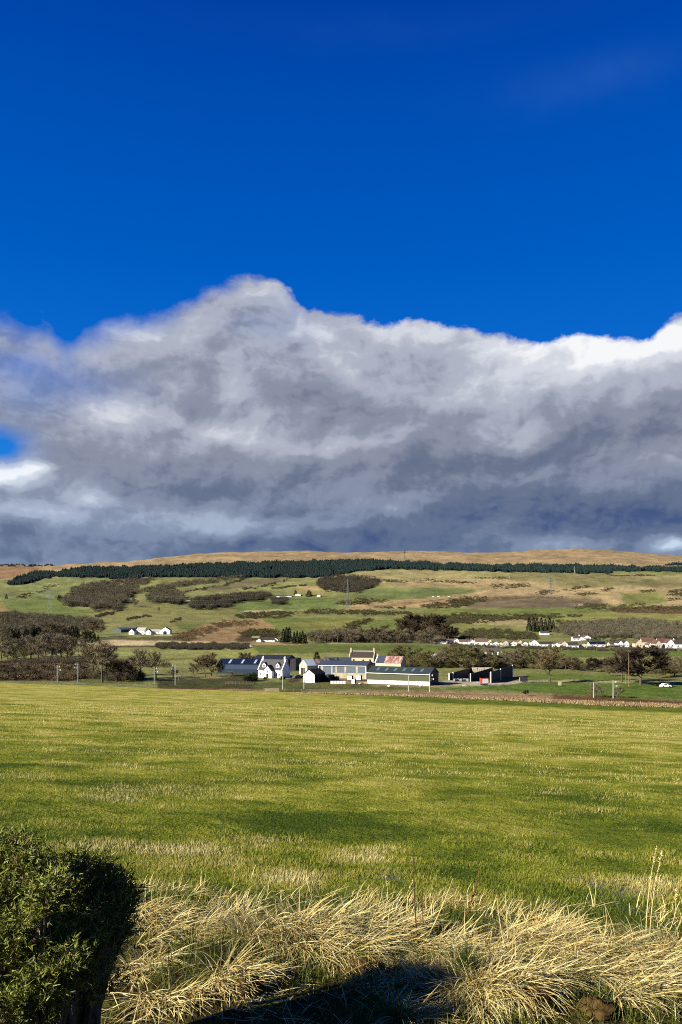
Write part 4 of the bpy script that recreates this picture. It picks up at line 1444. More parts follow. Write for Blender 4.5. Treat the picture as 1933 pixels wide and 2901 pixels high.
    pr = [(-1.9, .2), (1.9, .2)] + [(1.9 * math.cos(math.pi * k / n), 2.0 + 1.7 * math.sin(math.pi * k / n)) for k in range(n + 1)]
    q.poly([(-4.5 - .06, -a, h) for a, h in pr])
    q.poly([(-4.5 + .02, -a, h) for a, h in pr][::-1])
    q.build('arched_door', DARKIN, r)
    x, d, z = hit(462, 1801)
    b = MB()
    b.box(-9.5, 9.5, -.2, .2, -.6, 1.0)
    for k in range(9):
        b.box(-9.6 + k * 2.35, -9.3 + k * 2.35, -.24, .24, -.6, 1.15)
    tag(b.build('boundary_wall', CONCT, None, (x, d, z)), 'cream boundary wall below the large white gable', 'wall')
    # white bungalow by the conifers
    GB = 'white bungalow steading at the valley centre'
    house(741, 778, 1819, 1806, 'side', WHITE, SLATEB, 'long white bungalow with brown roof left of the conifers', 7, group=GB, name='bungalow')
    house(772, 787, 1819, 1806, 'gable', WHITE, TILE, 'white gable at the right end of the long bungalow', 8, group=GB, name='bungalow', win=False)
    house(727, 740, 1819, 1808, 'gable', WHITE, SLATE, 'small white gable with dark doorway left of the long bungalow', 6, group=GB, name='bungalow')
    house(714, 734, 1813, 1802, 'side', DARKW, mat('moss_roof', alb(150, 150, 96), alb(120, 120, 76), .6, .9), 'mossy roofed hut behind the small white gable', 6, group=GB, name='bungalow', win=False)
    # specks of buildings on the high hillside
    GH = 'pale buildings high on the hill'
    house(783, 804, 1692, 1685, 'side', WHITE, SLATE, 'white range highest on the hill, left end of its line', 9, group=GH, name='hill_house', win=False)
    house(806, 826, 1691, 1685, 'side', WHITE, TILE, 'low white shed in the middle of the high line of buildings', 9, group=GH, name='hill_house', win=False)
    house(836, 852, 1688, 1682, 'gable', WHITE, SLATE, 'white shed beside a dark tree high on the hill', 9, group=GH, name='hill_house', win=False)
    house(898, 908, 1691, 1684, 'gable', WHITE, SLATE, 'tiny white cottage high on the hill, right of the dark clump', 8, group=GH, name='hill_house', win=False)
    house(1226, 1231, 1691, 1687, 'side', WHITE, SLATE, 'white speck of a shed on the tan slope, left of three', 5, group=GH, name='hill_shed', win=False)
    house(1240, 1247, 1690, 1686, 'side', WHITE, SLATE, 'white speck of a shed on the tan slope, middle of three', 5, group=GH, name='hill_shed', win=False)
    house(1270, 1276, 1690, 1686, 'side', WHITE, SLATE, 'white speck of a shed on the tan slope, right of three', 5, group=GH, name='hill_shed', win=False)
    x, d, z = hit(538, 1700)
    house(526, 540, 1703, 1696, 'side', CREAM, TILE, 'cream barn at the edge of the dark hillside wood', 8, group=GH, name='hill_house', win=False)
    # pale field sheds seen through the trees behind the farm
    house(1224, 1241, 1858, 1853, 'side', WHITE, CONC, 'pale flat shed seen between trees behind the rusty barn', 5, group='lone houses on the valley floor', name='lone_house', win=False)
    # cairn on the skyline
    x, y = (1653 - CX) / F * 4300, 4300.0
    b = MB()
    zz = tz(x, y)
    b.tube((0, 0, -1), (0, 0, 4.5), 3.0, 2.2, 8)
    b.tube((0, 0, 4.5), (0, 0, 8), 2.2, 0.8, 8)
    tag(b.build('cairn', DARKW, None, (x, y, zz)), 'tiny dark cairn alone on the skyline at right', 'cairn')


# ------------------------------------------------------------------ poles, masts, pylons, fences
def build_masts():
    G = 'railway masts beyond the field'

    def mast(px, ptop, pbot, d, arm, label, plain=False):
        x, d, z = on(px, d)
        ztop = (HY - ptop) / F * d
        h = ztop - z
        r = empty('railway_mast', (x, d, z), 0, label, 'mast', G)
        b = MB()
        if plain:
            b.tube((0, 0, -.5), (0, 0, h), .19, .15, 8)
        else:
            w = .17
            for s in (-1, 1):
                b.box(s * w - .05, s * w + .05, -.09, .09, -.5, h)
            k = 0
            zz = 0.2
            while zz < h - .3:
                b.box(-w + .052, w - .052, -.05, .05, zz, zz + .1)
                zz += .75
                k += 1
        b.build('column', GALV, r)
        if arm:
            for zz, l in ((h - .6, .9), (h - 1.9, 1.25)):
                q = MB()
                q.bar((0, 0, zz), (arm * l, -.1, zz + .15), .07)
                q.bar((0, 0, zz - .7), (arm * l, -.1, zz + .1), .05)
                a = q.build('bracket', GALV, r)
                q = MB()
                q.tube((arm * l, -.1, zz - .3), (arm * l, -.1, zz + .25), .09, .09, 8)
                q.build('insulator', WHITE, a)
    mast(163, 1884, 1935, 300, 1, 'lattice railway mast, leftmost of all at the crest of the field')
    mast(220, 1877, 1935, 296, -1, 'lattice railway mast, taller second one from the left edge')
    mast(438, 1889, 1948, 290, 1, 'lattice railway mast standing lowest into the field crest left of centre')
    mast(497, 1881, 1945, 288, -1, 'lattice railway mast nearest the long blue shed')
    mast(802, 1901, 1962, 262, 0, 'white pole in front of the right gable of the farmhouse', True)
    mast(862, 1892, 1960, 268, 1, 'white pole in front of the white gabled outbuilding', True)
    mast(1158, 1914, 1960, 262, 0, 'short pale pole in front of the long green shed', True)
    mast(1218, 1908, 1962, 262, 1, 'pale pole at the right corner of the long green shed', True)
    mast(1683, 1934, 1990, 258, 0, 'pale pole rising from the left bare bush at right', True)
    mast(1738, 1927, 1988, 258, 1, 'white pole with a bracket rising from the right bare bush', True)
    # overhead line of the railway, slung between the masts
    def slung(name, pts, rad, sag, label, m=GALV, cat='cable'):
        P = []
        for a, b in zip(pts[:-1], pts[1:]):
            for k in range(12):
                f = k / 12
                p = Vector(a).lerp(Vector(b), f)
                p.z -= sag * 4 * f * (1 - f)
                P.append(p)
        P.append(Vector(pts[-1]))
        V, Fc = [], []
        for p in P:
            V += [p + Vector((0, 0, rad)), p + Vector((-.7 * rad, .5 * rad, -.5 * rad)), p + Vector((.7 * rad, -.5 * rad, -.5 * rad))]
        for k in range(len(P) - 1):
            for q in range(3):
                w = (q + 1) % 3
                Fc.append((3 * k + q, 3 * k + w, 3 * k + 3 + w, 3 * k + 3 + q))
        cu = np_mesh(name, [tuple(p) for p in V], Fc, m)
        o = link(name, cu)
        return tag(o, label, cat)
    # poles by the big tree
    def pole(px, d, ptop, label, r0=.16, name='utility_pole', m=WOOD):
        x, d, z = on(px, d)
        h = (HY - ptop) / F * d - z
        r = empty(name, (x, d, z), 0, label, 'pole')
        b = MB()
        b.tube((0, 0, -.5), (0, 0, h), r0, r0 * .75, 8)
        b.build('shaft', m, r)
        b = MB()
        b.box(-.8, .8, -.06, .06, h - .5, h - .35)
        for s in (-.7, 0, .7):
            b.tube((s, 0, h - .35), (s, 0, h - .1), .05, .04, 6)
        b.build('cross_arm', m, r)
    pole(1782, 300, 1842, 'tall pale pole left of the big dark tree', .13)
    pole(1773, 312, 1912, 'short pale post left of the tall patchy pole', .16)
    x, d, z = hit(1692, 1845)
    pole(1692, d, 1822, 'pale pole on the field edge under the middle of the village')
    x, d, z = hit(957, 1822)
    pole(957, d, 1802, 'thin pale pole on the brown bank right of the conifers')
    x, d, z = hit(1610, 1858)
    pole(1610, d, 1838, 'thin pole in the green field below the village')
    pole(1341, 352, 1880, 'thin pale pole behind the black silage walls')

    # --- pylons
    GP = 'lattice pylons of the power line'
    tops = []

    def pylon(px, pbot, ptop, label, d=None, yaw=0.5):
        if d is None:
            x, d, z = hit(px, pbot)
        else:
            x, _, z = on(px, d)
        h = (pbot - ptop) / F * d
        w = h * .085
        t = max(.16, d * 0.0002)
        r = empty('pylon', (x, d, z), yaw, label, 'pylon', GP)

        def half(zf):
            return w * (1 - zf / .62 * .72) if zf < .62 else w * .28 * (1 - (zf - .62) * 1.6)
        for sx in (-1, 1):
            for sy in (-1, 1):
                b = MB()
                zs = [0, .62, 1.0]
                for a, c in zip(zs[:-1], zs[1:]):
                    b.bar((sx * half(a), sy * half(a), a * h), (sx * half(c), sy * half(c), c * h), t)
                b.build('leg', DULL, r)
        b = MB()
        lv = [0, .16, .30, .42, .53, .62, .70, .78, .86, .94]
        for a, c in zip(lv[:-1], lv[1:]):
            ha, hc = half(a), half(c)
            for s in (-1, 1):
                b.bar((-ha, s * ha, a * h), (hc, s * hc, c * h), t * .6)
                b.bar((ha, s * ha, a * h), (-hc, s * hc, c * h), t * .6)
                b.bar((s * ha, -ha, a * h), (s * hc, hc, c * h), t * .6)
        b.build('bracing', DULL, r)
        tp = []
        for zf, l in ((.62, .15), (.76, .175), (.90, .13)):
            b = MB()
            hh = half(zf)
            for s in (-1, 1):
                for sy in (-1, 1):
                    b.bar((s * hh, sy * hh, zf * h), (s * l * h, 0, zf * h + .004 * h), t * .8)
                    b.bar((s * hh, sy * hh, (zf + .05) * h), (s * l * h, 0, zf * h + .004 * h), t * .6)
                b.bar((s * l * h, 0, zf * h), (s * l * h, 0, (zf - .05) * h), t * .7)
                tp.append(Matrix.Translation((x, d, z)) @ Matrix.Rotation(yaw, 4, 'Z') @ Vector((s * l * h, 0, (zf - .05) * h)))
            b.build('cross_arm', DULL, r)
        tops.append((px, tp))
    pylon(986, 1723, 1640, 'tall lattice pylon in the middle of the hillside')
    pylon(140, 1742, 1660, 'pale lattice pylon on the green slope at left', yaw=.2)
    pylon(1560, 1690, 1634, 'faint lattice pylon on the tan moor above the quarry')
    pylon(1445, 1641, 1624, 'tiny lattice pylon just under the forest at right')
    pylon(1629, 1628, 1605, 'tiny lattice pylon against the dark forest at right')
    pylon(1146, 1608, 1572, 'faint far lattice pylon against the brown moor', d=3050)
    tp = {p: q for p, q in tops}
    for k in range(6):
        a, b, c = tp[140][k], tp[986][k], tp[1560][k]
        lev = ('lowest', 'middle', 'topmost')[k // 2]
        side = 'left arm' if k % 2 == 0 else 'right arm'
        slung('power_cable', [a, b, c], .045, 16, f'thin power cable slung from the {side}s of the pylons, {lev} level', DULL)['group'] = 'cables of the power line'


def build_fences():
    # wire stock fence along the foot of the field
    G = None
    root = empty('wire_fence', (0, 0, 0), 0, 'wire stock fence on wooden posts along the foot of the field', 'fence')
    pxs = np.arange(806, 2140, 24.5)
    posts = []
    for k, px in enumerate(pxs):
        d = 219 + 3 * math.sin(px * .004)
        x = (px - CX) / F * d
        z = max(float(field_z(x, d)), tz(x, d)) - .15
        h = 1.38 + .12 * math.sin(k * 2.7)
        b = MB()
        w = .13 if k % 4 else .18
        b.cbox(0, 0, h / 2, w, w, h)
        b.cbox(0, 0, h + .02, w * .8, w * .8, .04)
        b.build('post', WOOD, root, (x, d, z), (0.03 * math.sin(k * 3.1), .05 * math.sin(k * 1.7), 0))
        posts.append(Vector((x, d, z)))
    for hh in (.35, .65, .95, 1.18):
        b = MB()
        for a, c in zip(posts[:-1], posts[1:]):
            b.bar(a + Vector((0, -.09, hh)), c + Vector((0, -.09, hh)), .014)
        b.build('wire', GALV, root)
    # pale gate at the left end of that fence
    d = 218
    x = (769 - CX) / F * d
    z = max(float(field_z(x, d)), tz(x, d)) - .05
    r = empty('field_gate', (x, d, z), 0, 'pale five bar gate at the left end of the wire fence', 'gate')
    b = MB()
    for hh in (.25, .45, .65, .88, 1.12):
        b.box(-2.0, 2.0, -.03, .03, hh - .045, hh + .045)
    b.build('rails', CONCT, r)
    b = MB()
    for xx in (-2.0, 2.0):
        b.box(xx - .04, xx + .04, -.036, .036, .15, 1.2)
    b.bar((-1.9, 0, .25), (0, 0, 1.12), .05)
    b.bar((1.9, 0, .25), (0, 0, 1.12), .05)
    b.build('frame', CONCT, r)
    for xx in (-2.15, 2.15):
        block(r, 'post', WOOD, xx - .09, xx + .09, -.09, .09, -.4, 1.4)

    # garden fence before the blue shed
    def rail_fence(name, px0, d0, px1, d1, label, n, rails=(.35, .7, 1.05), m=WOOD, h=1.25):
        x0, y0, z0 = on(px0, d0)
        x1, y1, z1 = on(px1, d1)
        r = empty(name, (x0, y0, z0), 0, label, 'fence')
        P = []
        for k in range(n + 1):
            f = k / n
            xx, yy = x0 + (x1 - x0) * f, y0 + (y1 - y0) * f
            zz = tz(xx, yy)
            P.append(Vector((xx - x0, yy - y0, zz - z0)))
            block(r, 'post', m, xx - x0 - .06, xx - x0 + .06, yy - y0 - .06, yy - y0 + .06, zz - z0 - .3, zz - z0 + h)
        for hh in rails:
            b = MB()
            for a, c in zip(P[:-1], P[1:]):
                b.bar(a + Vector((0, -.1, hh)), c + Vector((0, -.1, hh)), .075)
            b.build('rail', m, r)
    rail_fence('garden_fence', 638, 290, 719, 288, 'brown rail fence round the dark garden before the blue shed', 8)
    rail_fence('sheep_fence', 505, 312, 566, 316, 'pale boarded pen fence left of the blue shed', 10, (.2, .45, .7, .95, 1.2), CONCT, 1.3)
    rail_fence('track_fence', 1500, 306, 1590, 316, 'low brown rail fence along the pale track', 10)
    x, d, z = on(1587, 300)
    tag(block(None, 'gate_post', CONCT, -.5, .5, -.4, .4, -.3, 1.5), 'stout pale gate post at the end of the track', 'gate post').location = (x, d, z)


build_farm()
build_far_houses()
build_masts()
build_fences()

# ------------------------------------------------------------------ trees and scrub
BARK = mat('bark', alb(112, 98, 76), alb(74, 64, 50), 3.0, 0.95)
TWIG = attr_mat('bare_twigs')
NEEDLE = attr_mat('needles', rough=.8)


def rnd(a, b):
    return random.uniform(a, b)


def bare_tree(seed, H=12.0, spread=.42, trunkf=.22, tint=(104, 90, 66), dens=1.0, lean=0.0, upright=.5, twigw=.05):
    """returns (trunk mesh, crown mesh) of a leafless tree, foot at the origin"""
    random.seed(seed)
    tb = MB()
    CV, CF, CT = [], [], []
    base = np.array(alb(*tint))

    def ribbon(p, q, w, shade):
        d = (q - p)
        s = d.cross(Vector((rnd(-1, 1), rnd(-1, 1), rnd(-.3, .3)))).normalized() * w
        i = len(CV)
        CV.extend([p - s, p + s, q + s * .35, q - s * .35])
        CF.append((i, i + 1, i + 2, i + 3))
        c = base * shade
        CT.extend([c] * 4)

    def limb(p, d, L, r, lev):
        n = 3 if lev < 2 else 2
        pts = [p]
        dd = d.copy()
        for k in range(n):
            dd = (dd + Vector((rnd(-.22, .22), rnd(-.22, .22), rnd(-.05, .18)))).normalized()
            pts.append(pts[-1] + dd * (L / n))
        for k in range(n):
            if lev <= 1:
                tb.tube(pts[k], pts[k + 1], r * (1 - k / n * .6), r * (1 - (k + 1) / n * .6), 5, False)
            else:
                ribbon(pts[k], pts[k + 1], max(r, .035), rnd(.75, 1.1))
        if lev == 3:
            m = int(8 * dens)
            for _ in range(m):
                f = rnd(.15, 1)
                a = pts[0].lerp(pts[-1], f)
                t = (dd + Vector((rnd(-1, 1), rnd(-1, 1), rnd(-.5, .7))) * .9).normalized()
                ribbon(a, a + t * L * rnd(.6, 1.15), twigw * rnd(.6, 1.3), rnd(.65, 1.25))
            return
        m = (5, 6, 5)[lev]
        for k in range(m):
            f = rnd(.35, 1.0) if k else 1.0
            a = pts[0].lerp(pts[-1], f) if f < 1 else pts[-1]
            t = (dd * .8 + Vector((rnd(-1, 1), rnd(-1, 1), rnd(-.25, .8))) * .85).normalized()
            limb(a, t, L * rnd(.50, .72), r * .5, lev + 1)

    # trunk
    p = Vector((0, 0, -.4))
    th = H * trunkf
    r0 = H * .028
    pts = [p]
    d = Vector((lean, 0, 1)).normalized()
    n = 5
    top = H * .62
    for k in range(n):
        d = (d + Vector((rnd(-.1, .1), rnd(-.1, .1), .05))).normalized()
        pts.append(pts[-1] + d * ((top + .4) / n))
    for k in range(n):
        tb.tube(pts[k], pts[k + 1], r0 * (1 - k / n * .75), r0 * (1 - (k + 1) / n * .75), 7, False)
    m = 9
    for k in range(m):
        f = trunkf + (.98 - trunkf) * (k / (m - 1)) * .63
        q = f * n / .63 * .63
        q = min(n - .01, f / .62 * n * .99)
        i = int(q)
        a = pts[i].lerp(pts[i + 1], q - i)
        az = k * 2.4 + rnd(-.4, .4)
        up = upright + .6 * (k / m)
        t = Vector((math.cos(az), math.sin(az), up)).normalized()
        limb(a, t, H * spread * rnd(.62, .9) * (1 - .25 * k / m), r0 * .42, 1)
    tr = bpy.data.meshes.new('trunk')
    tr.from_pydata(tb.v, [], tb.f)
    tr.materials.append(BARK)
    CVa = np.array([tuple(v) for v in CV])
    k = H / np.quantile(CVa[:, 2], .995)
    cr = np_mesh('crown', CVa * k, CF, TWIG, np.array(CT))
    for v in tr.vertices:
        v.co = v.co * k
    return tr, cr


def conifer(seed, H=9.0, W=4.5, tint=(30, 46, 30)):
    random.seed(seed)
    tb = MB()
    tb.tube((0, 0, -.3), (0, 0, H * .95), H * .018, .03, 7, False)
    tr = bpy.data.meshes.new('trunk')
    tr.from_pydata(tb.v, [], tb.f)
    tr.materials.append(BARK)
    V, Fc, T = [], [], []
    base = np.array(alb(*tint))
    for k in range(1500):
        f = random.random() ** .75
        z = H * (.06 + .94 * (1 - f) ** 1.0) if random.random() < .9 else H * rnd(.05, .5)
        f = 1 - z / H
        rr = W / 2 * (f ** .8) * (.8 + .35 * math.sin(z * 3.1 + seed) * math.cos(z * 1.7)) * math.sqrt(rnd(.12, 1.15))
        az = rnd(0, 6.283)
        p = Vector((rr * math.cos(az), rr * math.sin(az), z))
        o = Vector((math.cos(az), math.sin(az), rnd(-.55, .35))).normalized()
        L = rnd(.35, .8) * H / 9
        s = o.cross(Vector((rnd(-1, 1), rnd(-1, 1), 1))).normalized() * rnd(.09, .2) * H / 9
        i = len(V)
        V += [p - s, p + s, p + o * L]
        Fc.append((i, i + 1, i + 2))
        T += [base * rnd(.6, 1.45)] * 3
    return tr, np_mesh('crown', [tuple(v) for v in V], Fc, NEEDLE, np.array(T))


def bush_mesh(seed, n=420, tint=(96, 78, 56), sliver=.05, L=.5, up=.6, name='foliage'):
    """unit bush: radius 1, height 1.5, many small twig or leaf faces"""
    random.seed(seed)
    V, Fc, T = [], [], []
    base = np.array(alb(*tint))
    lob = [(rnd(-.5, .5), rnd(-.5, .5), rnd(.3, .9), rnd(.4, .7)) for _ in range(7)]
    for _ in range(n):
        lx, ly, lz, lr = random.choice(lob)
        v = Vector((random.gauss(0, 1), random.gauss(0, 1), random.gauss(0, 1))).normalized() * lr * rnd(.3, 1.0) ** .5
        p = Vector((lx + v.x, ly + v.y, max(.02, lz + v.z)))
        o = (Vector((p.x, p.y, p.z * .5)).normalized() + Vector((rnd(-.6, .6), rnd(-.6, .6), rnd(0, up)))).normalized()
        s = o.cross(Vector((rnd(-1, 1), rnd(-1, 1), rnd(-1, 1)))).normalized() * sliver * rnd(.6, 1.5)
        i = len(V)
        V += [p - s, p + s, p + o * L * rnd(.5, 1.1)]
        Fc.append((i, i + 1, i + 2))
        T += [base * rnd(.6, 1.4)] * 3
    return np.array([tuple(v) for v in V]), np.array(Fc), np.array(T)


TREES = {}


def proto(kind):
    if kind in TREES:
        return TREES[kind]
    if kind.startswith('bare'):
        P = {'bare_oak': dict(seed=11, spread=.46, trunkf=.16, tint=(96, 82, 60), upright=.25, dens=1.6),
             'bare_ash': dict(seed=23, spread=.40, trunkf=.22, tint=(122, 106, 74), upright=.6, dens=1.5),
             'bare_olive': dict(seed=37, spread=.44, trunkf=.06, tint=(114, 108, 68), upright=.3, dens=1.5),
             'bare_grey': dict(seed=41, spread=.42, trunkf=.08, tint=(128, 116, 92), upright=.35, dens=1.25),
             'bare_alder': dict(seed=59, spread=.36, trunkf=.06, tint=(116, 102, 78), upright=.6, dens=1.35),
             'bare_thin': dict(seed=61, spread=.34, trunkf=.30, tint=(134, 120, 90), upright=.8, dens=.5),
             'bare_dark': dict(seed=73, spread=.50, trunkf=.18, tint=(66, 56, 42), upright=.15, dens=2.6, twigw=.08)}[kind]
        pr = bare_tree(**P)
    elif kind == 'conifer':
        pr = conifer(5)
    elif kind == 'cypress':
        pr = conifer(9, 9, 3.4, (26, 50, 30))
    TREES[kind] = pr
    return pr


def tree(px, d, H, kind, label, group, name='bare_tree', yaw=None, wide=1.0):
    x, d, z = on(px, d)
    tr, cr = proto(kind)
    h0 = 9.0 if kind in ('conifer', 'cypress') else 12.0
    s = H / h0 * 1.08
    wide *= 1.1
    r = empty(name, (x, d, z), (px * 1.7) % 6.28 if yaw is None else yaw, label, 'tree', group, (s * wide, s * wide, s))
    link('trunk', tr, r)
    link('crown', cr, r)
    return r


ORD = ['first', 'second', 'third', 'fourth', 'fifth', 'sixth', 'seventh', 'eighth', 'ninth', 'tenth', 'eleventh', 'twelfth', 'thirteenth', 'fourteenth', 'fifteenth', 'sixteenth', 'seventeenth', 'eighteenth', 'nineteenth', 'twentieth', 'twenty first', 'twenty second', 'twenty third', 'twenty fourth']
LOOK = {'bare_oak': 'spreading brown tree', 'bare_ash': 'tall straw brown tree', 'bare_olive': 'bushy olive tinged tree', 'bare_grey': 'grey brown bare tree', 'bare_alder': 'upright dark brown tree',
        'bare_thin': 'thin sparse tree', 'bare_dark': 'dense dark tree', 'conifer': 'dark conifer', 'cypress': 'columnar dark conifer'}


def row_of_trees(items, where, group):
    """items: (px, base row or None, top row, kind[, distance])"""
    items = sorted(items, key=lambda q: q[0])
    for k, it in enumerate(items):
        px, pb, pt, kind = it[:4]
        d = it[4] if len(it) > 4 else hit(px, pb)[1]
        x, _, z = on(px, d)
        H = max(2.5, (HY - pt) / F * d - z)
        wide = it[5] if len(it) > 5 else 1.0
        nm = 'conifer' if kind in ('conifer', 'cypress') else 'bare_tree'
        tree(px, d, H, kind, f'{LOOK[kind]}, {ORD[k]} from left {where}', group, nm, None, wide)


def build_trees():
    row_of_trees([(1112, None, 1838, 'bare_olive', 400), (1140, None, 1832, 'bare_olive', 408, 1.3), (1172, None, 1836, 'bare_olive', 396, 1.2), (1203, None, 1850, 'bare_olive', 390, 1.1), (1228, None, 1846, 'bare_olive', 402)],
                 'in the clump behind the rusty barn', 'trees behind the farm')
    row_of_trees([(1246, None, 1846, 'bare_grey', 392), (1264, None, 1836, 'bare_olive', 402, 1.2), (1288, None, 1834, 'bare_ash', 396, 1.1), (1311, None, 1832, 'bare_olive', 388, 1.2), (1334, None, 1835, 'bare_ash', 398, 1.1),
                  (1355, None, 1838, 'bare_grey', 392, 1.1), (1378, None, 1842, 'bare_ash', 396, 1.1), (1399, None, 1850, 'bare_olive', 390)],
                 'above the black silage walls', 'trees above the silage pit')
    row_of_trees([(1425, None, 1848, 'bare_alder', 400, 1.3), (1443, None, 1846, 'bare_grey', 394, 1.2), (1466, None, 1842, 'bare_alder', 398, 1.2), (1484, None, 1840, 'bare_oak', 404), (1507, None, 1844, 'bare_olive', 395, 1.2), (1530, None, 1846, 'bare_grey', 396, 1.2),
                  (1582, None, 1852, 'bare_olive', 395, 1.2), (1603, None, 1862, 'bare_alder', 384, 1.4), (1622, None, 1864, 'bare_oak', 380, 1.1), (1641, None, 1866, 'bare_alder', 386, 1.3), (1662, None, 1872, 'bare_olive', 378), (1684, None, 1866, 'bare_dark', 376), (1704, None, 1870, 'bare_dark', 380)],
                 'behind the green field at right', 'trees along the field at right')
    tree(1560, 309, 13.2, 'bare_ash', 'tall bare tree with a clear pale trunk beside the track', 'lone trees')
    tree(1815, 308, 14.6, 'bare_dark', 'biggest darkest bare tree standing alone at right', 'lone trees', wide=1.22)
    tree(1762, 322, 13.0, 'bare_oak', 'bare brown tree touching the left side of the biggest dark tree', 'lone trees')
    row_of_trees([(1742, None, 1872, 'bare_oak', 350), (1726, None, 1890, 'bare_olive', 352), (1785, None, 1888, 'bare_olive', 352), (1858, None, 1882, 'bare_olive', 345, 1.3), (1886, None, 1874, 'bare_oak', 350, 1.3), (1912, None, 1866, 'bare_grey', 352, 1.2), (1936, None, 1862, 'bare_olive', 348, 1.3), (1962, None, 1868, 'bare_oak', 352, 1.2)],
                 'behind the biggest dark tree', 'hedge trees at right')
    tree(1752, 262, 4.0, 'bare_grey', 'low dark bare bush round the white bracketed pole', 'bushes at the railway', 'bare_bush')
    tree(1690, 262, 4.6, 'bare_grey', 'thin bare bush round the left pale pole at right', 'bushes at the railway', 'bare_bush')
    tree(1490, 258, 1.7, 'bare_dark', 'small dark bush on the railway bank before the green field', 'bushes at the railway', 'bare_bush')
    # left, beyond the crest
    tree(290, 300, 14.0, 'bare_thin', 'tall thin tree with a broad flat crown left of the masts', 'trees beyond the field crest')
    tree(300, 312, 13.2, 'bare_oak', 'spreading bare tree just behind the tall thin one', 'trees beyond the field crest')
    tree(263, 330, 14.0, 'bare_ash', 'bare tree with forked pale limbs right of the second mast', 'trees beyond the field crest')
    tree(398, 315, 12.0, 'bare_thin', 'gaunt sparse tree with bent trunk between the scrub and the third mast', 'trees beyond the field crest')
    tree(442, 322, 10.8, 'bare_thin', 'gaunt sparse tree behind the third mast', 'trees beyond the field crest')
    row_of_trees([(548, None, 1880, 'bare_alder', 350, 1.2), (560, None, 1884, 'bare_alder', 355), (582, None, 1862, 'bare_ash', 330), (600, None, 1855, 'bare_ash', 335, 1.1), (614, None, 1872, 'bare_olive', 340), (492, None, 1892, 'bare_alder', 330, 1.4)],
                 'left of the blue shed', 'trees left of the blue shed')
    row_of_trees([(8, None, 1884, 'bare_oak', 322, 1.3), (38, None, 1888, 'bare_alder', 327, 1.4), (70, None, 1884, 'bare_oak', 332, 1.3), (100, None, 1890, 'bare_alder', 322, 1.5), (132, None, 1884, 'bare_oak', 334, 1.3), (190, None, 1888, 'bare_alder', 330, 1.4), (235, None, 1888, 'bare_grey', 327, 1.3)],
                 'in the brown scrub at the left edge', 'scrub trees at the left edge')
    row_of_trees([(322, None, 1884, 'bare_oak', 312, 1.3), (345, None, 1878, 'bare_dark', 318, 1.1), (368, None, 1884, 'bare_oak', 312, 1.4), (385, None, 1896, 'bare_alder', 310, 1.5), (330, None, 1906, 'bare_grey', 304, 1.5), (356, None, 1908, 'bare_grey', 304, 1.5)],
                 'in the thicket left of the third mast', 'thicket left of the third mast')
    row_of_trees([(4, 1868, 1808, 'bare_grey'), (22, 1872, 1822, 'bare_grey'), (45, 1868, 1812, 'bare_grey', ), (66, 1862, 1806, 'bare_alder'), (88, 1866, 1805, 'bare_grey'), (108, 1864, 1802, 'bare_grey'), (130, 1871, 1800, 'bare_grey'), (146, 1872, 1802, 'bare_grey'),
                  (160, 1866, 1800, 'bare_grey'), (174, 1872, 1804, 'bare_grey'), (190, 1862, 1806, 'bare_grey'), (205, 1856, 1806, 'bare_alder'), (222, 1850, 1808, 'bare_grey'), (60, 1874, 1836, 'bare_olive'), (30, 1870, 1838, 'bare_olive'), (240, 1846, 1812, 'bare_alder')],
                 'along the front of the left wood', 'front trees of the left wood')
    row_of_trees([(8, 1822, 1782, 'bare_grey'), (24, 1820, 1776, 'bare_alder'), (60, 1816, 1774, 'bare_grey'), (92, 1814, 1768, 'bare_grey'), (124, 1812, 1766, 'bare_grey'), (142, 1814, 1764, 'bare_alder'), (158, 1812, 1766, 'bare_grey'), (176, 1812, 1768, 'bare_grey'), (232, 1808, 1772, 'bare_grey'), (262, 1806, 1760, 'bare_ash'), (286, 1798, 1772, 'bare_grey'), (252, 1818, 1790, 'bare_dark')],
                 'along the back of the left wood', 'back trees of the left wood')
    row_of_trees([(34, 1818, 1784, 'conifer'), (44, 1820, 1782, 'conifer'), (54, 1820, 1784, 'cypress'), (70, 1818, 1790, 'conifer'), (78, 1818, 1788, 'conifer'), (92, 1814, 1778, 'conifer'), (100, 1814, 1774, 'conifer'), (110, 1813, 1778, 'conifer'),
                  (196, 1808, 1778, 'conifer'), (205, 1810, 1774, 'conifer'), (216, 1810, 1776, 'conifer'), (222, 1808, 1780, 'conifer'), (244, 1822, 1796, 'conifer'), (256, 1824, 1798, 'conifer'), (268, 1822, 1794, 'conifer'), (278, 1818, 1800, 'conifer')],
                 'among the conifers of the left wood', 'conifers of the left wood')
    tree(898, 372, 8.4, 'conifer', 'broad dark conifer behind the cream barn', 'farm trees', 'conifer', wide=1.35)
    tree(917, 378, 5.0, 'bare_oak', 'small brown tree right of the broad dark conifer', 'farm trees', wide=1.3)
    row_of_trees([(660, None, 1868, 'bare_oak', 396, 1.4), (680, None, 1858, 'bare_olive', 400, 1.5), (700, None, 1851, 'bare_oak', 402, 1.3), (718, None, 1858, 'bare_olive', 398, 1.4), (733, None, 1868, 'bare_oak', 396, 1.4)],
                 'in the brown clump above the blue shed', 'brown clump above the blue shed')
    # centre belt
    row_of_trees([(803, 1823, 1784, 'conifer'), (812, 1822, 1779, 'conifer'), (820, 1822, 1780, 'conifer'), (834, 1825, 1792, 'cypress'), (842, 1825, 1790, 'cypress'), (850, 1825, 1794, 'cypress'), (858, 1825, 1790, 'conifer'), (866, 1825, 1800, 'conifer')],
                 'beside the white valley bungalow', 'conifers beside the bungalow')
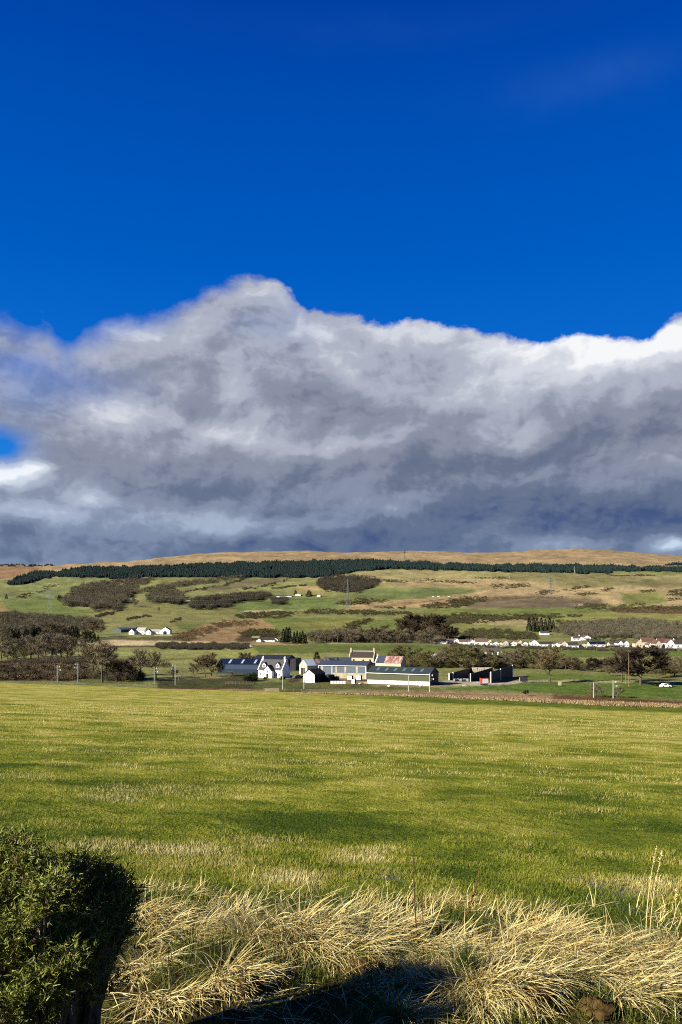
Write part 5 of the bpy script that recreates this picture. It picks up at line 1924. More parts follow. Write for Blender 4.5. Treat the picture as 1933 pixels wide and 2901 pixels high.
    row_of_trees([(884, 1822, 1796, 'bare_olive'), (905, 1820, 1794, 'bare_grey'), (924, 1820, 1786, 'bare_olive'), (943, 1821, 1790, 'bare_grey'), (962, 1820, 1788, 'bare_alder'), (982, 1820, 1784, 'bare_grey'), (1003, 1821, 1788, 'bare_grey'), (1022, 1820, 1782, 'bare_alder'),
                  (1042, 1821, 1784, 'bare_grey'), (1062, 1821, 1778, 'bare_alder'), (1082, 1821, 1782, 'bare_grey'), (1102, 1821, 1784, 'bare_grey'), (1124, 1822, 1786, 'bare_olive'), (1146, 1822, 1784, 'bare_grey'), (1168, 1822, 1788, 'bare_alder'), (1190, 1823, 1788, 'bare_grey'), (1208, 1823, 1784, 'bare_oak'), (1222, 1824, 1780, 'bare_grey')],
                 'in the brown belt across the valley', 'brown belt across the valley')
    row_of_trees([(1140, 1806, 1755, 'bare_oak'), (1160, 1806, 1745, 'bare_oak'), (1178, 1806, 1744, 'bare_dark'), (1194, 1808, 1752, 'bare_oak'), (1222, 1810, 1744, 'bare_oak'), (1238, 1810, 1748, 'bare_dark'), (1256, 1812, 1768, 'bare_oak'), (1272, 1812, 1776, 'bare_oak'), (1290, 1812, 1780, 'bare_oak')],
                 'in the tall clump left above the village', 'tall clump above the village')
    row_of_trees([(1500, 1788, 1752, 'conifer'), (1512, 1790, 1750, 'conifer'), (1522, 1790, 1754, 'conifer'), (1534, 1792, 1752, 'conifer'), (1546, 1790, 1756, 'conifer'), (1558, 1788, 1752, 'conifer'), (1568, 1786, 1758, 'conifer')],
                 'above the white hillside cottage', 'conifers above the cottage')
    tree(18, *[hit(18, 1697)[1]], 9.0, 'conifer', 'single dark conifer on the green slope at the left edge', 'hill trees', 'conifer', wide=1.5)
    tree(168, hit(168, 1699)[1], 8.0, 'conifer', 'dark conifer beside the left pylon, right one of its pair', 'hill trees', 'conifer', wide=2.2)
    tree(380, hit(380, 1718)[1], 13, 'bare_grey', 'lone bare tree on the green slope above the white farm', 'hill trees')
    tree(450, hit(450, 1737)[1], 9, 'bare_thin', 'small lone bare tree on the slope above the large white gable', 'hill trees')
    tree(876, hit(876, 1690)[1], 13, 'conifer', 'round dark tree between the high white buildings', 'hill trees', 'dark_tree', wide=2.6)
    tree(838, hit(838, 1686)[1], 10, 'conifer', 'dark tree beside the high white shed', 'hill trees', 'dark_tree', wide=1.8)
    # dark evergreen shrubs of the farm garden
    V, Fc, T = bush_mesh(3, 1500, (40, 58, 26), .05, .22)
    shrub = np_mesh('foliage', V, Fc, NEEDLE, T)
    st = MB()
    for k in range(5):
        st.tube((0, 0, 0), (.4 * math.cos(k * 1.3), .4 * math.sin(k * 1.3), .9), .05, .02, 5, False)
    stem = bpy.data.meshes.new('stem')
    stem.from_pydata(st.v, [], st.f)
    stem.materials.append(BARK)
    for px, d, s, lab in ((712, 312, 2.4, 'largest dark green shrub before the left wall of the farmhouse'), (700, 310, 1.7, 'smaller dark green shrub in the garden left of the largest one'), (722, 308, 1.5, 'low dark shrub at the foot of the farmhouse wall'),
                          (800, 316, 1.3, 'dark shrub at the right corner of the farmhouse'), (752, 318, 0.8, 'low red brown shrub beside the farmhouse porch')):
        x, d, z = on(px, d)
        r = empty('garden_shrub', (x, d, z), px, lab, 'shrub', 'shrubs of the farm garden', s)
        link('foliage', shrub, r)
        link('stem', stem, r)
    tree(656, 300, 4.5, 'bare_thin', 'slim pale young tree in the dark garden before the blue shed', 'farm trees')


def scatter(name, polys, n, arch, size, label, cat, matl=TWIG, per_px=None, seed=1, sink=.1, flat=1.0, thin=.42, feather=1.0):
    """one 'stuff' mesh: copies of small bush shapes spread over areas of the land"""
    rng = np.random.default_rng(seed)
    Vs, Fs, Ts = [], [], []
    off = 0
    for poly in polys:
        P = np.asarray(poly, float)
        x0, y0 = P.min(0)
        x1, y1 = P.max(0)
        # area of the polygon relative to the box
        area = .5 * abs(np.dot(P[:, 0], np.roll(P[:, 1], 1)) - np.dot(P[:, 1], np.roll(P[:, 0], 1)))
        m = max(4, int(area * per_px)) if per_px else n
        c = 0
        tries = 0
        while c < m and tries < m * 12:
            tries += 1
            px, py = rng.uniform(x0, x1), rng.uniform(y0, y1)
            if not inpoly(np.array([px + 16 * (float(vnoise(px / 8, py / 3, 5)) - .5)]), np.array([py + 7 * (float(vnoise(px / 12, py / 5, 9)) - .5)]), P)[0]:
                continue
            if float(fbm(px / 11 + seed, py / 3.5, 3, 83)) < thin:
                continue
            c += 1
            px, py = px + rng.normal(0, 5) * feather, py + rng.normal(0, 1.3) * feather
            x, d, z = hit(px, py)
            A = arch[rng.integers(len(arch))]
            s = rng.uniform(*size)
            a = rng.uniform(0, 6.283)
            ca, sa = math.cos(a), math.sin(a)
            v = A[0] * np.array([s, s, s * flat])
            Vs.append(np.stack([v[:, 0] * ca - v[:, 1] * sa + x, v[:, 0] * sa + v[:, 1] * ca + d, v[:, 2] + z - sink * s], 1))
            Fs.append(A[1] + off)
            Ts.append(A[2] * rng.uniform(.7, 1.25))
            off += len(v)
    me = np_mesh(name, np.concatenate(Vs), np.concatenate(Fs), matl, np.concatenate(Ts))
    return tag(link(name, me), label, cat, kind='stuff')


def build_scrub():
    def thicket(s, tint, n=210, sl=.024):
        return bush_mesh(s, n, tint, sl, .62, 1.6)
    bare = [thicket(s, (106, 100, 78)) for s in (101, 102, 103, 104)] + [thicket(105, (90, 80, 60))]
    bared = [thicket(s, (80, 74, 58)) for s in (111, 112, 113)]
    gorse = [bush_mesh(s, 110, (84, 80, 48), .07, .35, .4) for s in (121, 122, 123)]
    brown = [bush_mesh(s, 100, (112, 94, 66), .06, .45, .7) for s in (131, 132, 133)]
    wood = scatter('bare_wood', [c1((440, 470), (450, 425), (520, 345), (640, 322), (900, 300), (1050, 290), (960, 340), (900, 400), (820, 450), (800, 505), (650, 490)),
                                 c1((640, 325), (900, 380), (860, 450), (600, 480), (480, 450)),
                                 c1((990, 405), (1100, 370), (1250, 390), (1260, 445), (1200, 465), (1050, 445)),
                                 c1((930, 385), (1080, 345), (1300, 318), (1568, 275), (1700, 270), (1568, 300), (1300, 335), (1080, 375)),
                                 ], 0, bare, (4.0, 6.5), 'grey brown bare woods spread over the left hillside', 'wood', per_px=.13, seed=3)
    scatter('dark_wood', [c1((1320, 435), (1568, 410), (1568, 488), (1350, 503), (1310, 465)), c2((0, 408), (240, 392), (300, 400), (300, 425), (180, 442), (0, 460)),
                          c2((630, 318), (680, 280), (800, 268), (1040, 302), (1010, 350), (880, 385), (700, 372), (650, 350)),
                          c2((320, 430), (400, 425), (400, 465), (330, 465))], 0, bared, (4.0, 6.0), 'dark brown bare woods in blocks on the middle hillside', 'wood', per_px=.16, seed=4)
    scatter('left_scrub', [c1((-200, 545), (60, 530), (330, 545), (640, 570), (700, 600), (640, 640), (-200, 640)), c1((0, 535), (120, 525), (160, 545), (60, 560), (0, 560)), c1((-200, 640), (500, 640), (420, 680), (-200, 690))],
            0, bare, (2.6, 4.2), 'brown grey scrub filling the gaps of the left wood', 'scrub', per_px=.11, seed=5)
    scatter('valley_scrub', [c2((560, 690), (620, 665), (800, 655), (1100, 655), (1400, 690), (1480, 725), (600, 725)), c3((690, 655), (780, 610), (1100, 575), (1460, 585), (1568, 620), (1700, 650), (1700, 700), (1200, 690), (900, 690)),
                             c3((1250, 680), (1568, 660), (1700, 660), (1700, 700), (1250, 700)), c2((1400, 650), (1568, 640), (1568, 690), (1420, 690))],
            0, bare, (2.6, 4.2), 'brown bare thickets behind the village and across the valley', 'scrub', per_px=.11, seed=6)
    scatter('gorse_scrub', [c2((60, 548), (130, 528), (380, 516), (470, 520), (440, 548), (300, 558), (110, 562)), c2((470, 515), (640, 500), (860, 505), (1100, 518), (1300, 524), (1150, 540), (860, 530), (560, 530)),
                            c2((760, 450), (830, 435), (900, 425), (1000, 428), (1130, 442), (1000, 465), (800, 470)), c2((800, 650), (840, 600), (900, 575), (1000, 560), (1000, 575), (920, 605), (840, 650)), c2((1050, 485), (1240, 480), (1240, 492), (1050, 494)), c2((1060, 615), (1105, 605), (1100, 625), (1060, 630)),
                            c2((1340, 475), (1440, 455), (1568, 430), (1680, 415), (1680, 450), (1568, 480), (1440, 498), (1350, 488)), c3((0, 440), (110, 425), (260, 412), (275, 432), (130, 455), (60, 490), (0, 492)),
                            c3((830, 490), (900, 465), (1010, 458), (1070, 470), (1060, 490), (950, 500)), c3((-150, 540), (0, 535), (60, 520), (110, 540), (300, 535), (740, 540), (730, 552), (300, 580), (100, 596), (-100, 598)),
                            c3((40, 690), (120, 640), (300, 635), (420, 650), (540, 665), (590, 690), (560, 705), (80, 708)), c3((780, 540), (880, 540), (880, 552), (790, 552)), c3((700, 580), (780, 590), (1020, 570), (1040, 580), (760, 605)),
                            c3((260, 335), (380, 320), (520, 340), (500, 350), (380, 358), (280, 352)), c3((570, 395), (600, 370), (720, 370), (720, 385), (600, 400)), c3((730, 365), (860, 345), (950, 338), (940, 348), (760, 372)),
                            c3((850, 392), (950, 382), (1000, 388), (950, 402), (860, 404)), c3((1010, 360), (1100, 352), (1120, 368), (1040, 374)), c3((1270, 372), (1400, 360), (1400, 376), (1280, 380)), c3((1475, 370), (1568, 360), (1700, 370), (1700, 412), (1490, 410)), c3((1470, 430), (1568, 424), (1568, 438), (1480, 440)),
                            c3((130, 278), (300, 280), (460, 288), (300, 290), (150, 286)), c3((0, 305), (100, 310), (110, 320), (0, 318)), c2((850, 262), (960, 270), (1100, 290), (1230, 305), (1230, 318), (1050, 308), (860, 275)), c2((1240, 290), (1400, 295), (1568, 305), (1700, 312), (1700, 322), (1400, 310)),
                            c3((1050, 500), (1170, 470), (1310, 460), (1320, 480), (1568, 480), (1700, 490), (1700, 500), (1300, 500), (1060, 512)),
                            c2((100, 660), (180, 640), (340, 640), (370, 680), (150, 690)), c1((100, 415), (180, 395), (230, 390), (220, 405), (130, 425)), c1((250, 375), (330, 345), (400, 322), (410, 330), (330, 365), (260, 385)), c1((360, 425), (380, 405), (430, 405), (430, 425))],
            0, gorse, (1.5, 3.2), 'dark olive gorse and heather patches scattered over the hill', 'scrub', NEEDLE, per_px=.22, seed=7, flat=.75)
    scatter('bracken_scrub', [c3((1080, 500), (1310, 490), (1568, 500), (1800, 505), (1800, 522), (1568, 528), (1120, 516)), c1((640, 480), (780, 490), (800, 500), (700, 520), (620, 510)), c1((1180, 690), (1280, 655), (1460, 600), (1568, 560), (1568, 600), (1400, 680), (1240, 720)),
                              c2((-120, 590), (60, 580), (200, 575), (240, 600), (0, 620)), c1((-400, 890), (300, 880), (600, 900), (640, 960), (500, 985), (-400, 975)), c3((20, 420), (250, 415), (560, 415), (760, 410), (760, 425), (300, 430))],
            0, brown, (1.1, 2.2), 'rusty brown bracken and bramble along banks and the rough ground', 'scrub', per_px=.16, seed=8, flat=.7)
    scatter('hedgerow_scrub', [[(1100, 1884), (1230, 1884), (1420, 1886), (1560, 1887), (1720, 1890), (1720, 1897), (1420, 1893), (1100, 1892)], [(1720, 1897), (2000, 1900), (2000, 1910), (1720, 1904)]],
            0, [thicket(s, (108, 98, 62), 300, .016) for s in (141, 142, 143)], (1.4, 2.7), 'olive brown undergrowth filling the tree rows behind the farm', 'scrub', per_px=.07, seed=28, feather=.3)
    scatter('crest_scrub', [[(-200, 1916), (300, 1916), (300, 1925), (-200, 1925)], [(300, 1918), (400, 1918), (400, 1930), (300, 1930)], [(100, 1872), (300, 1872), (480, 1886), (480, 1892), (260, 1880), (100, 1880)]],
            0, [thicket(s, (104, 94, 68), 300, .016) for s in (151, 152, 153)], (1.2, 2.4), 'brown undergrowth between the trees beyond the field crest', 'scrub', per_px=.07, seed=29, feather=.3)
    scatter('garden_shrubs', [[(1232, 1822), (1400, 1826), (1500, 1827), (1700, 1830), (1960, 1834), (1960, 1839), (1700, 1836), (1500, 1833), (1232, 1827)], [(1640, 1800), (1960, 1806), (1960, 1826), (1640, 1820)]],
            0, [bush_mesh(s, 110, (62, 64, 40), .06, .4, .7) for s in (161, 162, 163)], (.9, 2.2), 'dark garden shrubs and hedges among the village houses', 'shrubs', NEEDLE, per_px=.05, seed=33, thin=.45, feather=.3)
    # hedges
    def hedge(name, poly, label, arch=bared, size=(1.2, 2.0), pp=.5, seed=9):
        o = scatter(name, [poly], 0, arch, size, label, 'hedge', per_px=pp, seed=seed, thin=.34, feather=.35)
        del o['kind']
    hedge('hedge', c1((1060, 745), (1100, 735), (1568, 745), (1700, 742), (1700, 768), (1568, 772), (1250, 775), (1100, 765)), 'dark ragged hedge along the road below the white hillside farm', pp=.35)
    hedge('hedge', c3((-20, 745), (200, 752), (600, 760), (1000, 768), (1250, 772), (1568, 778), (1700, 780), (1700, 786), (1000, 779), (500, 768), (0, 756)), 'dark hedge along the front of the village gardens', size=(.8, 1.3), pp=.55)
    hedge('hedge', c1((650, 552), (700, 530), (830, 500), (840, 505), (720, 540), (660, 556)), 'short dark hedge climbing the slope left above the white farm', size=(1.2, 1.8), pp=.6)
    hedge('hedge', c1((860, 572), (900, 556), (1030, 536), (1030, 542), (920, 564), (870, 576)), 'short hedge in the green slope directly above the white farm', size=(1.2, 1.8), pp=.5)
    hedge('hedge', c1((1160, 590), (1250, 545), (1256, 550), (1170, 594)), 'faint slanting hedge above the large white gable', size=(1.0, 1.5), pp=.5)
    hedge('hedge', c2((60, 362), (260, 340), (460, 278), (470, 282), (270, 348), (70, 368)), 'long slanting hedge dividing the high green fields at centre', size=(1.4, 2.2), pp=.45)
    hedge('hedge', c2((310, 352), (400, 346), (550, 330), (550, 336), (420, 352), (320, 358)), 'short hedge below the long slanting one', size=(1.6, 2.4), pp=.5)
    hedge('hedge', c2((0, 322), (100, 290), (150, 284), (140, 292), (20, 328)), 'dark broken hedge under the forest left of centre', size=(1.8, 2.6), pp=.5)
    hedge('hedge', c1((1250, 380), (1400, 355), (1568, 320), (1568, 326), (1400, 362), (1260, 386)), 'dark hedge line below the tree belt on the left hill', size=(1.4, 2.2), pp=.5)
    hedge('hedge', c3((1040, 262), (1300, 266), (1390, 266), (1390, 272), (1200, 272), (1040, 268)), 'dark hedge line just below the forest at right', size=(1.6, 2.2), pp=.5)
    hedge('hedge', c1((0, 872), (200, 866), (420, 872), (640, 860), (800, 850), (800, 866), (640, 880), (420, 885), (0, 882)), 'brown hedge across the pale field left of the masts', size=(1.2, 1.8), pp=.3)
    # plantation forest of spruces: the front rows and edge show, the rest is one mass
    rng = np.random.default_rng(17)
    cones = []
    for s in range(4):
        r = np.random.default_rng(200 + s)
        V, Fc, T = [], [], []
        for k in range(26):
            f = k / 26
            a = k * 2.4
            rr = .5 * (1 - f) ** .8 + .04
            p = np.array([rr * .5 * math.cos(a), rr * .5 * math.sin(a), .1 + .86 * f])
            o = np.array([math.cos(a) * rr, math.sin(a) * rr, -.10])
            sd = np.array([-math.sin(a), math.cos(a), .2]) * rr * .7
            i = len(V)
            V += [p - sd * .4 + [0, 0, .1], p + sd * .4 + [0, 0, .1], p + o + sd, p + o - sd]
            Fc += [(i, i + 1, i + 2), (i, i + 2, i + 3)]
            T += [np.array(alb(40, 58, 52)) * r.uniform(.7, 1.3)] * 4
        i = len(V)
        V += [np.array([-.08, 0, .9]), np.array([.08, 0, .9]), np.array([0, 0, 1.05])]
        Fc += [(i, i + 1, i + 2)]
        T += [np.array(alb(40, 58, 52))] * 3
        cones.append((np.array(V), np.array(Fc), np.array(T)))
    cones = [(v * np.array([5.0, 5.0, 8.5]), f, t) for v, f, t in cones]
    scatter('spruce_forest', [MAINF, TAILF], 0, cones, (.7, 1.45), 'dark blue green spruce plantation stretched along the hill below the moor', 'forest', NEEDLE, per_px=.62, thin=.30, feather=.25, seed=18)
    scatter('far_forest', [[(-300, 1601), (0, 1600), (150, 1603.5), (150, 1605), (0, 1603), (-300, 1604)], [(1880, 1600), (1920, 1594), (2100, 1592), (2100, 1602), (1880, 1602)]], 0, cones, (.6, .9), 'far dark strips of forest on the moor at both edges', 'forest', NEEDLE, per_px=.5, thin=.2, feather=.1, seed=19)


build_trees()
build_scrub()

# ------------------------------------------------------------------ foreground: grass, straw, stalks, gorse
STRAWM = attr_mat('dry_straw', rough=.7, spec=.25, trans=.15)
BLADEM = attr_mat('green_blades', rough=.7, spec=.2, trans=.2)
GORSEM = attr_mat('gorse_leaf', rough=.6, spec=.3)


def fhit(px, py):
    """where a photo pixel meets the near field"""
    d = np.concatenate([np.arange(3.0, 12, .02), np.geomspace(12, 220, 600)])
    x = (px - CX) / F * d
    r = HY - F * field_z(x, d) / d
    k = np.nonzero(r <= py)[0]
    i = int(k[0]) if len(k) else len(d) - 1
    return float(x[i]), float(d[i]), float(field_z(x[i], d[i]))


def blades(name, x, y, L, az, th0, kap, w, tint, m, seg=5, lift=0.0, rng=RNG):
    n = len(x)
    z = field_z(x, y)
    t = np.linspace(0, 1, seg + 1)
    V = np.empty((n, seg + 1, 2, 3), np.float32)
    px, py, pz = x.copy(), y.copy(), z - .01 + lift
    roll = rng.uniform(-1.2, 1.2, n)
    sx, sy = -np.sin(az + roll), np.cos(az + roll)
    for k in range(seg + 1):
        ww = w * (1 - .85 * t[k] ** 1.5) * .5
        gz = field_z(px, py) + .004
        pz2 = np.maximum(pz, gz) if k else pz
        V[:, k, 0] = np.stack([px - sx * ww, py - sy * ww, pz2], 1)
        V[:, k, 1] = np.stack([px + sx * ww, py + sy * ww, pz2 + ww * .4], 1)
        th = th0 + kap * t[k]
        st = L / seg
        px = px + np.cos(az) * np.sin(th) * st
        py = py + np.sin(az) * np.sin(th) * st
        pz = pz2 + np.cos(th) * st
    b = (np.arange(n) * (seg + 1) * 2)[:, None]
    k = np.arange(seg)[None, :] * 2
    i = (b + k)
    Fc = np.stack([i, i + 1, i + 3, i + 2], -1).reshape(-1, 4)
    T = np.repeat(tint, (seg + 1) * 2, 0).astype(np.float32)
    # tint of each blade runs from a darker root to a paler tip
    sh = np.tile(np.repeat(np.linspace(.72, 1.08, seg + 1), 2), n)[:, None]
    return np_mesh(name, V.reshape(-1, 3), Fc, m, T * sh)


def pick(rng, n, cols, p):
    c = np.array([alb(*q) for q in cols])
    return c[rng.choice(len(cols), n, p=p)] * rng.uniform(.75, 1.2, (n, 1))


def build_straw():
    rng = np.random.default_rng(5)
    # tussocks: photo pixel, radius, dominant fall direction (deg, 0 = right, 90 = away), blades
    T = []
    def tus(px, py, r, az, n, L=.5, up=0):
        x, y, _ = fhit(px, py)
        T.append((x, y, r, math.radians(az), n, L, up))
    for q in ((430, 2600, .30, -20, 900, .5), (520, 2640, .3, -10, 700, .5), (860, 2620, .42, -35, 1500, .62), (800, 2660, .35, -60, 1000, .55), (960, 2690, .35, -30, 1100, .6), (720, 2640, .3, 200, 700, .5),
              (620, 2760, .3, -25, 900, .5), (540, 2720, .3, -15, 800, .5), (690, 2735, .25, -15, 600, .5), (1120, 2640, .35, 30, 900, .5), (1240, 2680, .3, 20, 800, .5), (1360, 2720, .32, -30, 900, .5),
              (1500, 2650, .4, -15, 1400, .6), (1560, 2690, .35, -30, 1000, .55), (1440, 2770, .35, -50, 1300, .6), (1380, 2810, .3, -60, 1000, .55), (1330, 2850, .3, -60, 900, .5), (1250, 2780, .3, 170, 700, .45),
              (1690, 2690, .4, -50, 1100, .5), (1780, 2710, .4, -30, 1100, .5), (1880, 2700, .45, 210, 1300, .55), (1820, 2760, .4, 5, 1200, .55), (1720, 2790, .35, -5, 1000, .5), (1900, 2800, .35, 200, 900, .5),
              (1100, 2780, .3, -80, 500, .4), (1200, 2860, .25, 20, 500, .4), (1060, 2870, .2, 40, 400, .35), (360, 2660, .3, 30, 600, .45), (420, 2740, .3, -20, 800, .45), (470, 2820, .25, -20, 500, .4), (1640, 2750, .3, -30, 700, .5), (1560, 2780, .25, -70, 600, .45), (1000, 2600, .3, 60, 600, .45), (640, 2590, .3, 120, 500, .4)):
        tus(*q)
    X, Y, LL, AZ, TH, KP = [], [], [], [], [], []
    for x, y, r, az, n, L, up in T:
        n = int(n * .70)
        a = rng.uniform(0, 6.283, n)
        q = np.sqrt(rng.uniform(0, 1, n)) * r * .75
        X.append(x + q * np.cos(a))
        Y.append(y + q * np.sin(a) * .8)
        d = az - .55 + rng.normal(0, .45, n) + rng.choice([0, 0, 0, .9, -.8], n)
        rad = rng.random(n) < .28
        d[rad] = a[rad] + rng.normal(0, .5, rad.sum())
        AZ.append(d)
        LL.append(L * rng.uniform(.25, .72, n))
        TH.append(np.clip(rng.normal(1.12, .24, n), .45, 1.5))
        KP.append(rng.uniform(.2, 1.3, n))
    # loose litter and thinner upright straw over the whole verge
    n = 9000
    y = rng.uniform(3.4, 7.4, n)
    x = rng.uniform(-.60, .62, n) * (y + 1.2)
    keep = fbm(x * 1.5, y * 1.5, 3, 77) > .36
    x, y = x[keep], y[keep]
    n = len(x)
    X.append(x); Y.append(y)
    AZ.append(rng.uniform(0, 6.283, n)); LL.append(rng.uniform(.08, .34, n))
    TH.append(rng.uniform(1.15, 1.6, n)); KP.append(rng.uniform(.0, .4, n))
    # a standing fringe at the back of the verge
    n = 2600
    x = rng.uniform(-3.9, 4.1, n)
    y = rng.normal(6.75, .32, n) + .2 * np.sin(x * 2.2)
    keep = fbm(x * 1.1, y * .6, 2, 91) > .40
    x, y = x[keep], y[keep]
    n = len(x)
    X.append(x); Y.append(y)
    AZ.append(rng.normal(.6, .9, n)); LL.append(rng.uniform(.06, .20, n))
    TH.append(rng.uniform(.1, 1.0, n)); KP.append(rng.uniform(.2, 1.0, n))
    x, y, L, az, th, kp = (np.concatenate(q) for q in (X, Y, LL, AZ, TH, KP))
    gap = fbm(x * 1.9 + 3, y * 2.3, 3, 57) > .39
    x, y, L, az, th, kp = x[gap], y[gap], L[gap], az[gap], th[gap], kp[gap]
    n = len(x)
    tint = pick(rng, n, [(254, 238, 166), (246, 220, 138), (212, 182, 100), (148, 116, 60), (144, 148, 64)], [.36, .34, .16, .08, .06])
    w = rng.uniform(.0045, .0105, n)
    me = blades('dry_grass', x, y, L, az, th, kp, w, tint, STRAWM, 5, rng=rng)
    tag(link('dry_grass', me), 'pale dry straw flopped in tussocks along the front of the field', 'dry grass', kind='stuff')
    # short green grass growing through the litter
    n = 34000
    y = rng.uniform(3.4, 7.2, n)
    x = rng.uniform(-.60, .62, n) * (y + 1.2)
    keep = (fbm(x * 1.3 + 9, y * 1.3, 3, 33) > .55) | (fbm(x * 1.9 + 3, y * 2.3, 3, 57) < .41)
    x, y = x[keep], y[keep]
    n = len(x)
    tint = pick(rng, n, [(92, 104, 30), (120, 124, 46), (70, 84, 24), (150, 146, 70)], [.4, .25, .25, .1])
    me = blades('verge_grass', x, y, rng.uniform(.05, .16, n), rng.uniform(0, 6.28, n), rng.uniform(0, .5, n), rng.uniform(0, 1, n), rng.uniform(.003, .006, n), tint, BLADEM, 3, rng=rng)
    tag(link('verge_grass', me), 'short green grass growing through the straw on the verge', 'grass', kind='stuff')


def build_sward():
    """the living grass of the pasture: blades close by, coarser tufts farther off"""
    rng = np.random.default_rng(8)
    n = 330000
    px = rng.uniform(-260, 2200, n)
    py = rng.uniform(1996, 2640, n)
    u = (px - CX) / F
    A = .0903 + .0415 * u
    y = 1.98 / ((py - HY) / F - A)
    ok = (y > 6.3) & (y < 120)
    y, u = y[ok], u[ok]
    x = u * y
    n = len(x)
    y = y * (1 + rng.normal(0, .02, n))
    pa = fbm(x / 11.0, y / 6.0, 2, 13)
    pb = fbm(x / 2.4, y / 1.5, 3, 23)
    pc = fbm(x / .45, y / .45, 2, 43)
    far = np.clip((y - 5) / 37, 0, 1)
    s = .45 * (pa - .5) + .85 * (pb - .5) + 1.9 * (fbm(x / 1.0, y / .6, 3, 29) - .5) + .9 * (fbm(x / 6.5, y / 2.2, 2, 19) - .5) + .8 * (pc - .5) + .44 * far - .01 + rng.normal(0, .12, n)
    cols = np.array([alb(68, 90, 18), alb(118, 132, 34), alb(170, 166, 62), alb(200, 186, 104), alb(240, 222, 150)])
    f = np.clip(s * 3.2 + 1.3, 0, 3.999)
    i = f.astype(int)
    fr = (f - i)[:, None]
    tint = cols[i] * (1 - fr) + cols[i + 1] * fr
    tint *= rng.uniform(.75, 1.25, (n, 1))
    k = np.clip(y / 14, 1, 6)
    L = rng.uniform(.025, .065, n) * k ** .35 * (.75 + .5 * np.clip(s + .3, 0, 1))
    w = rng.uniform(.0035, .0065, n) * k
    # grass leans with the wind, to the right and away
    az = rng.uniform(0, 6.283, n)
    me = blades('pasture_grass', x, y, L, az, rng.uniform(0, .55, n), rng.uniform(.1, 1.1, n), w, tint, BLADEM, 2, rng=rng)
    tag(link('pasture_grass', me), 'short green and yellow tipped grass of the sloping pasture', 'grass', kind='stuff')
    # rough dead grass along the wire fence
    n = 16000
    px = rng.uniform(790, 2150, n)
    d = rng.uniform(216, 238, n)
    d = np.where((d < 228) & (rng.random(n) < .75), d + 12, d)
    x = (px - CX) / F * d
    right = np.clip((px - 800) / 600, 0, 1)
    L = rng.uniform(.25, .7, n) * (.5 + .6 * right)
    tint = pick(rng, n, [(196, 172, 120), (176, 144, 94), (128, 96, 64), (112, 108, 54)], [.42, .28, .18, .12])
    V0 = np.maximum(field_z(x, d), terr_z(x, d))
    w = rng.uniform(.10, .24, n)
    a = rng.uniform(0, 6.28, n)
    lean = rng.uniform(-.4, .4, (n, 2)) * L[:, None]
    P = np.stack([x, d, V0 - .05], 1)
    S = np.stack([np.cos(a) * w, np.sin(a) * w * .6, np.zeros(n)], 1)
    Q = P + np.stack([lean[:, 0], lean[:, 1], L], 1)
    V = np.stack([P - S, P + S, Q], 1).reshape(-1, 3)
    Fc = np.arange(n * 3).reshape(n, 3)
    me = np_mesh('fence_grass', V, Fc, STRAWM, np.repeat(tint, 3, 0))
    tag(link('fence_grass', me), 'rough tan dead grass growing along the wire fence', 'dry grass', kind='stuff')


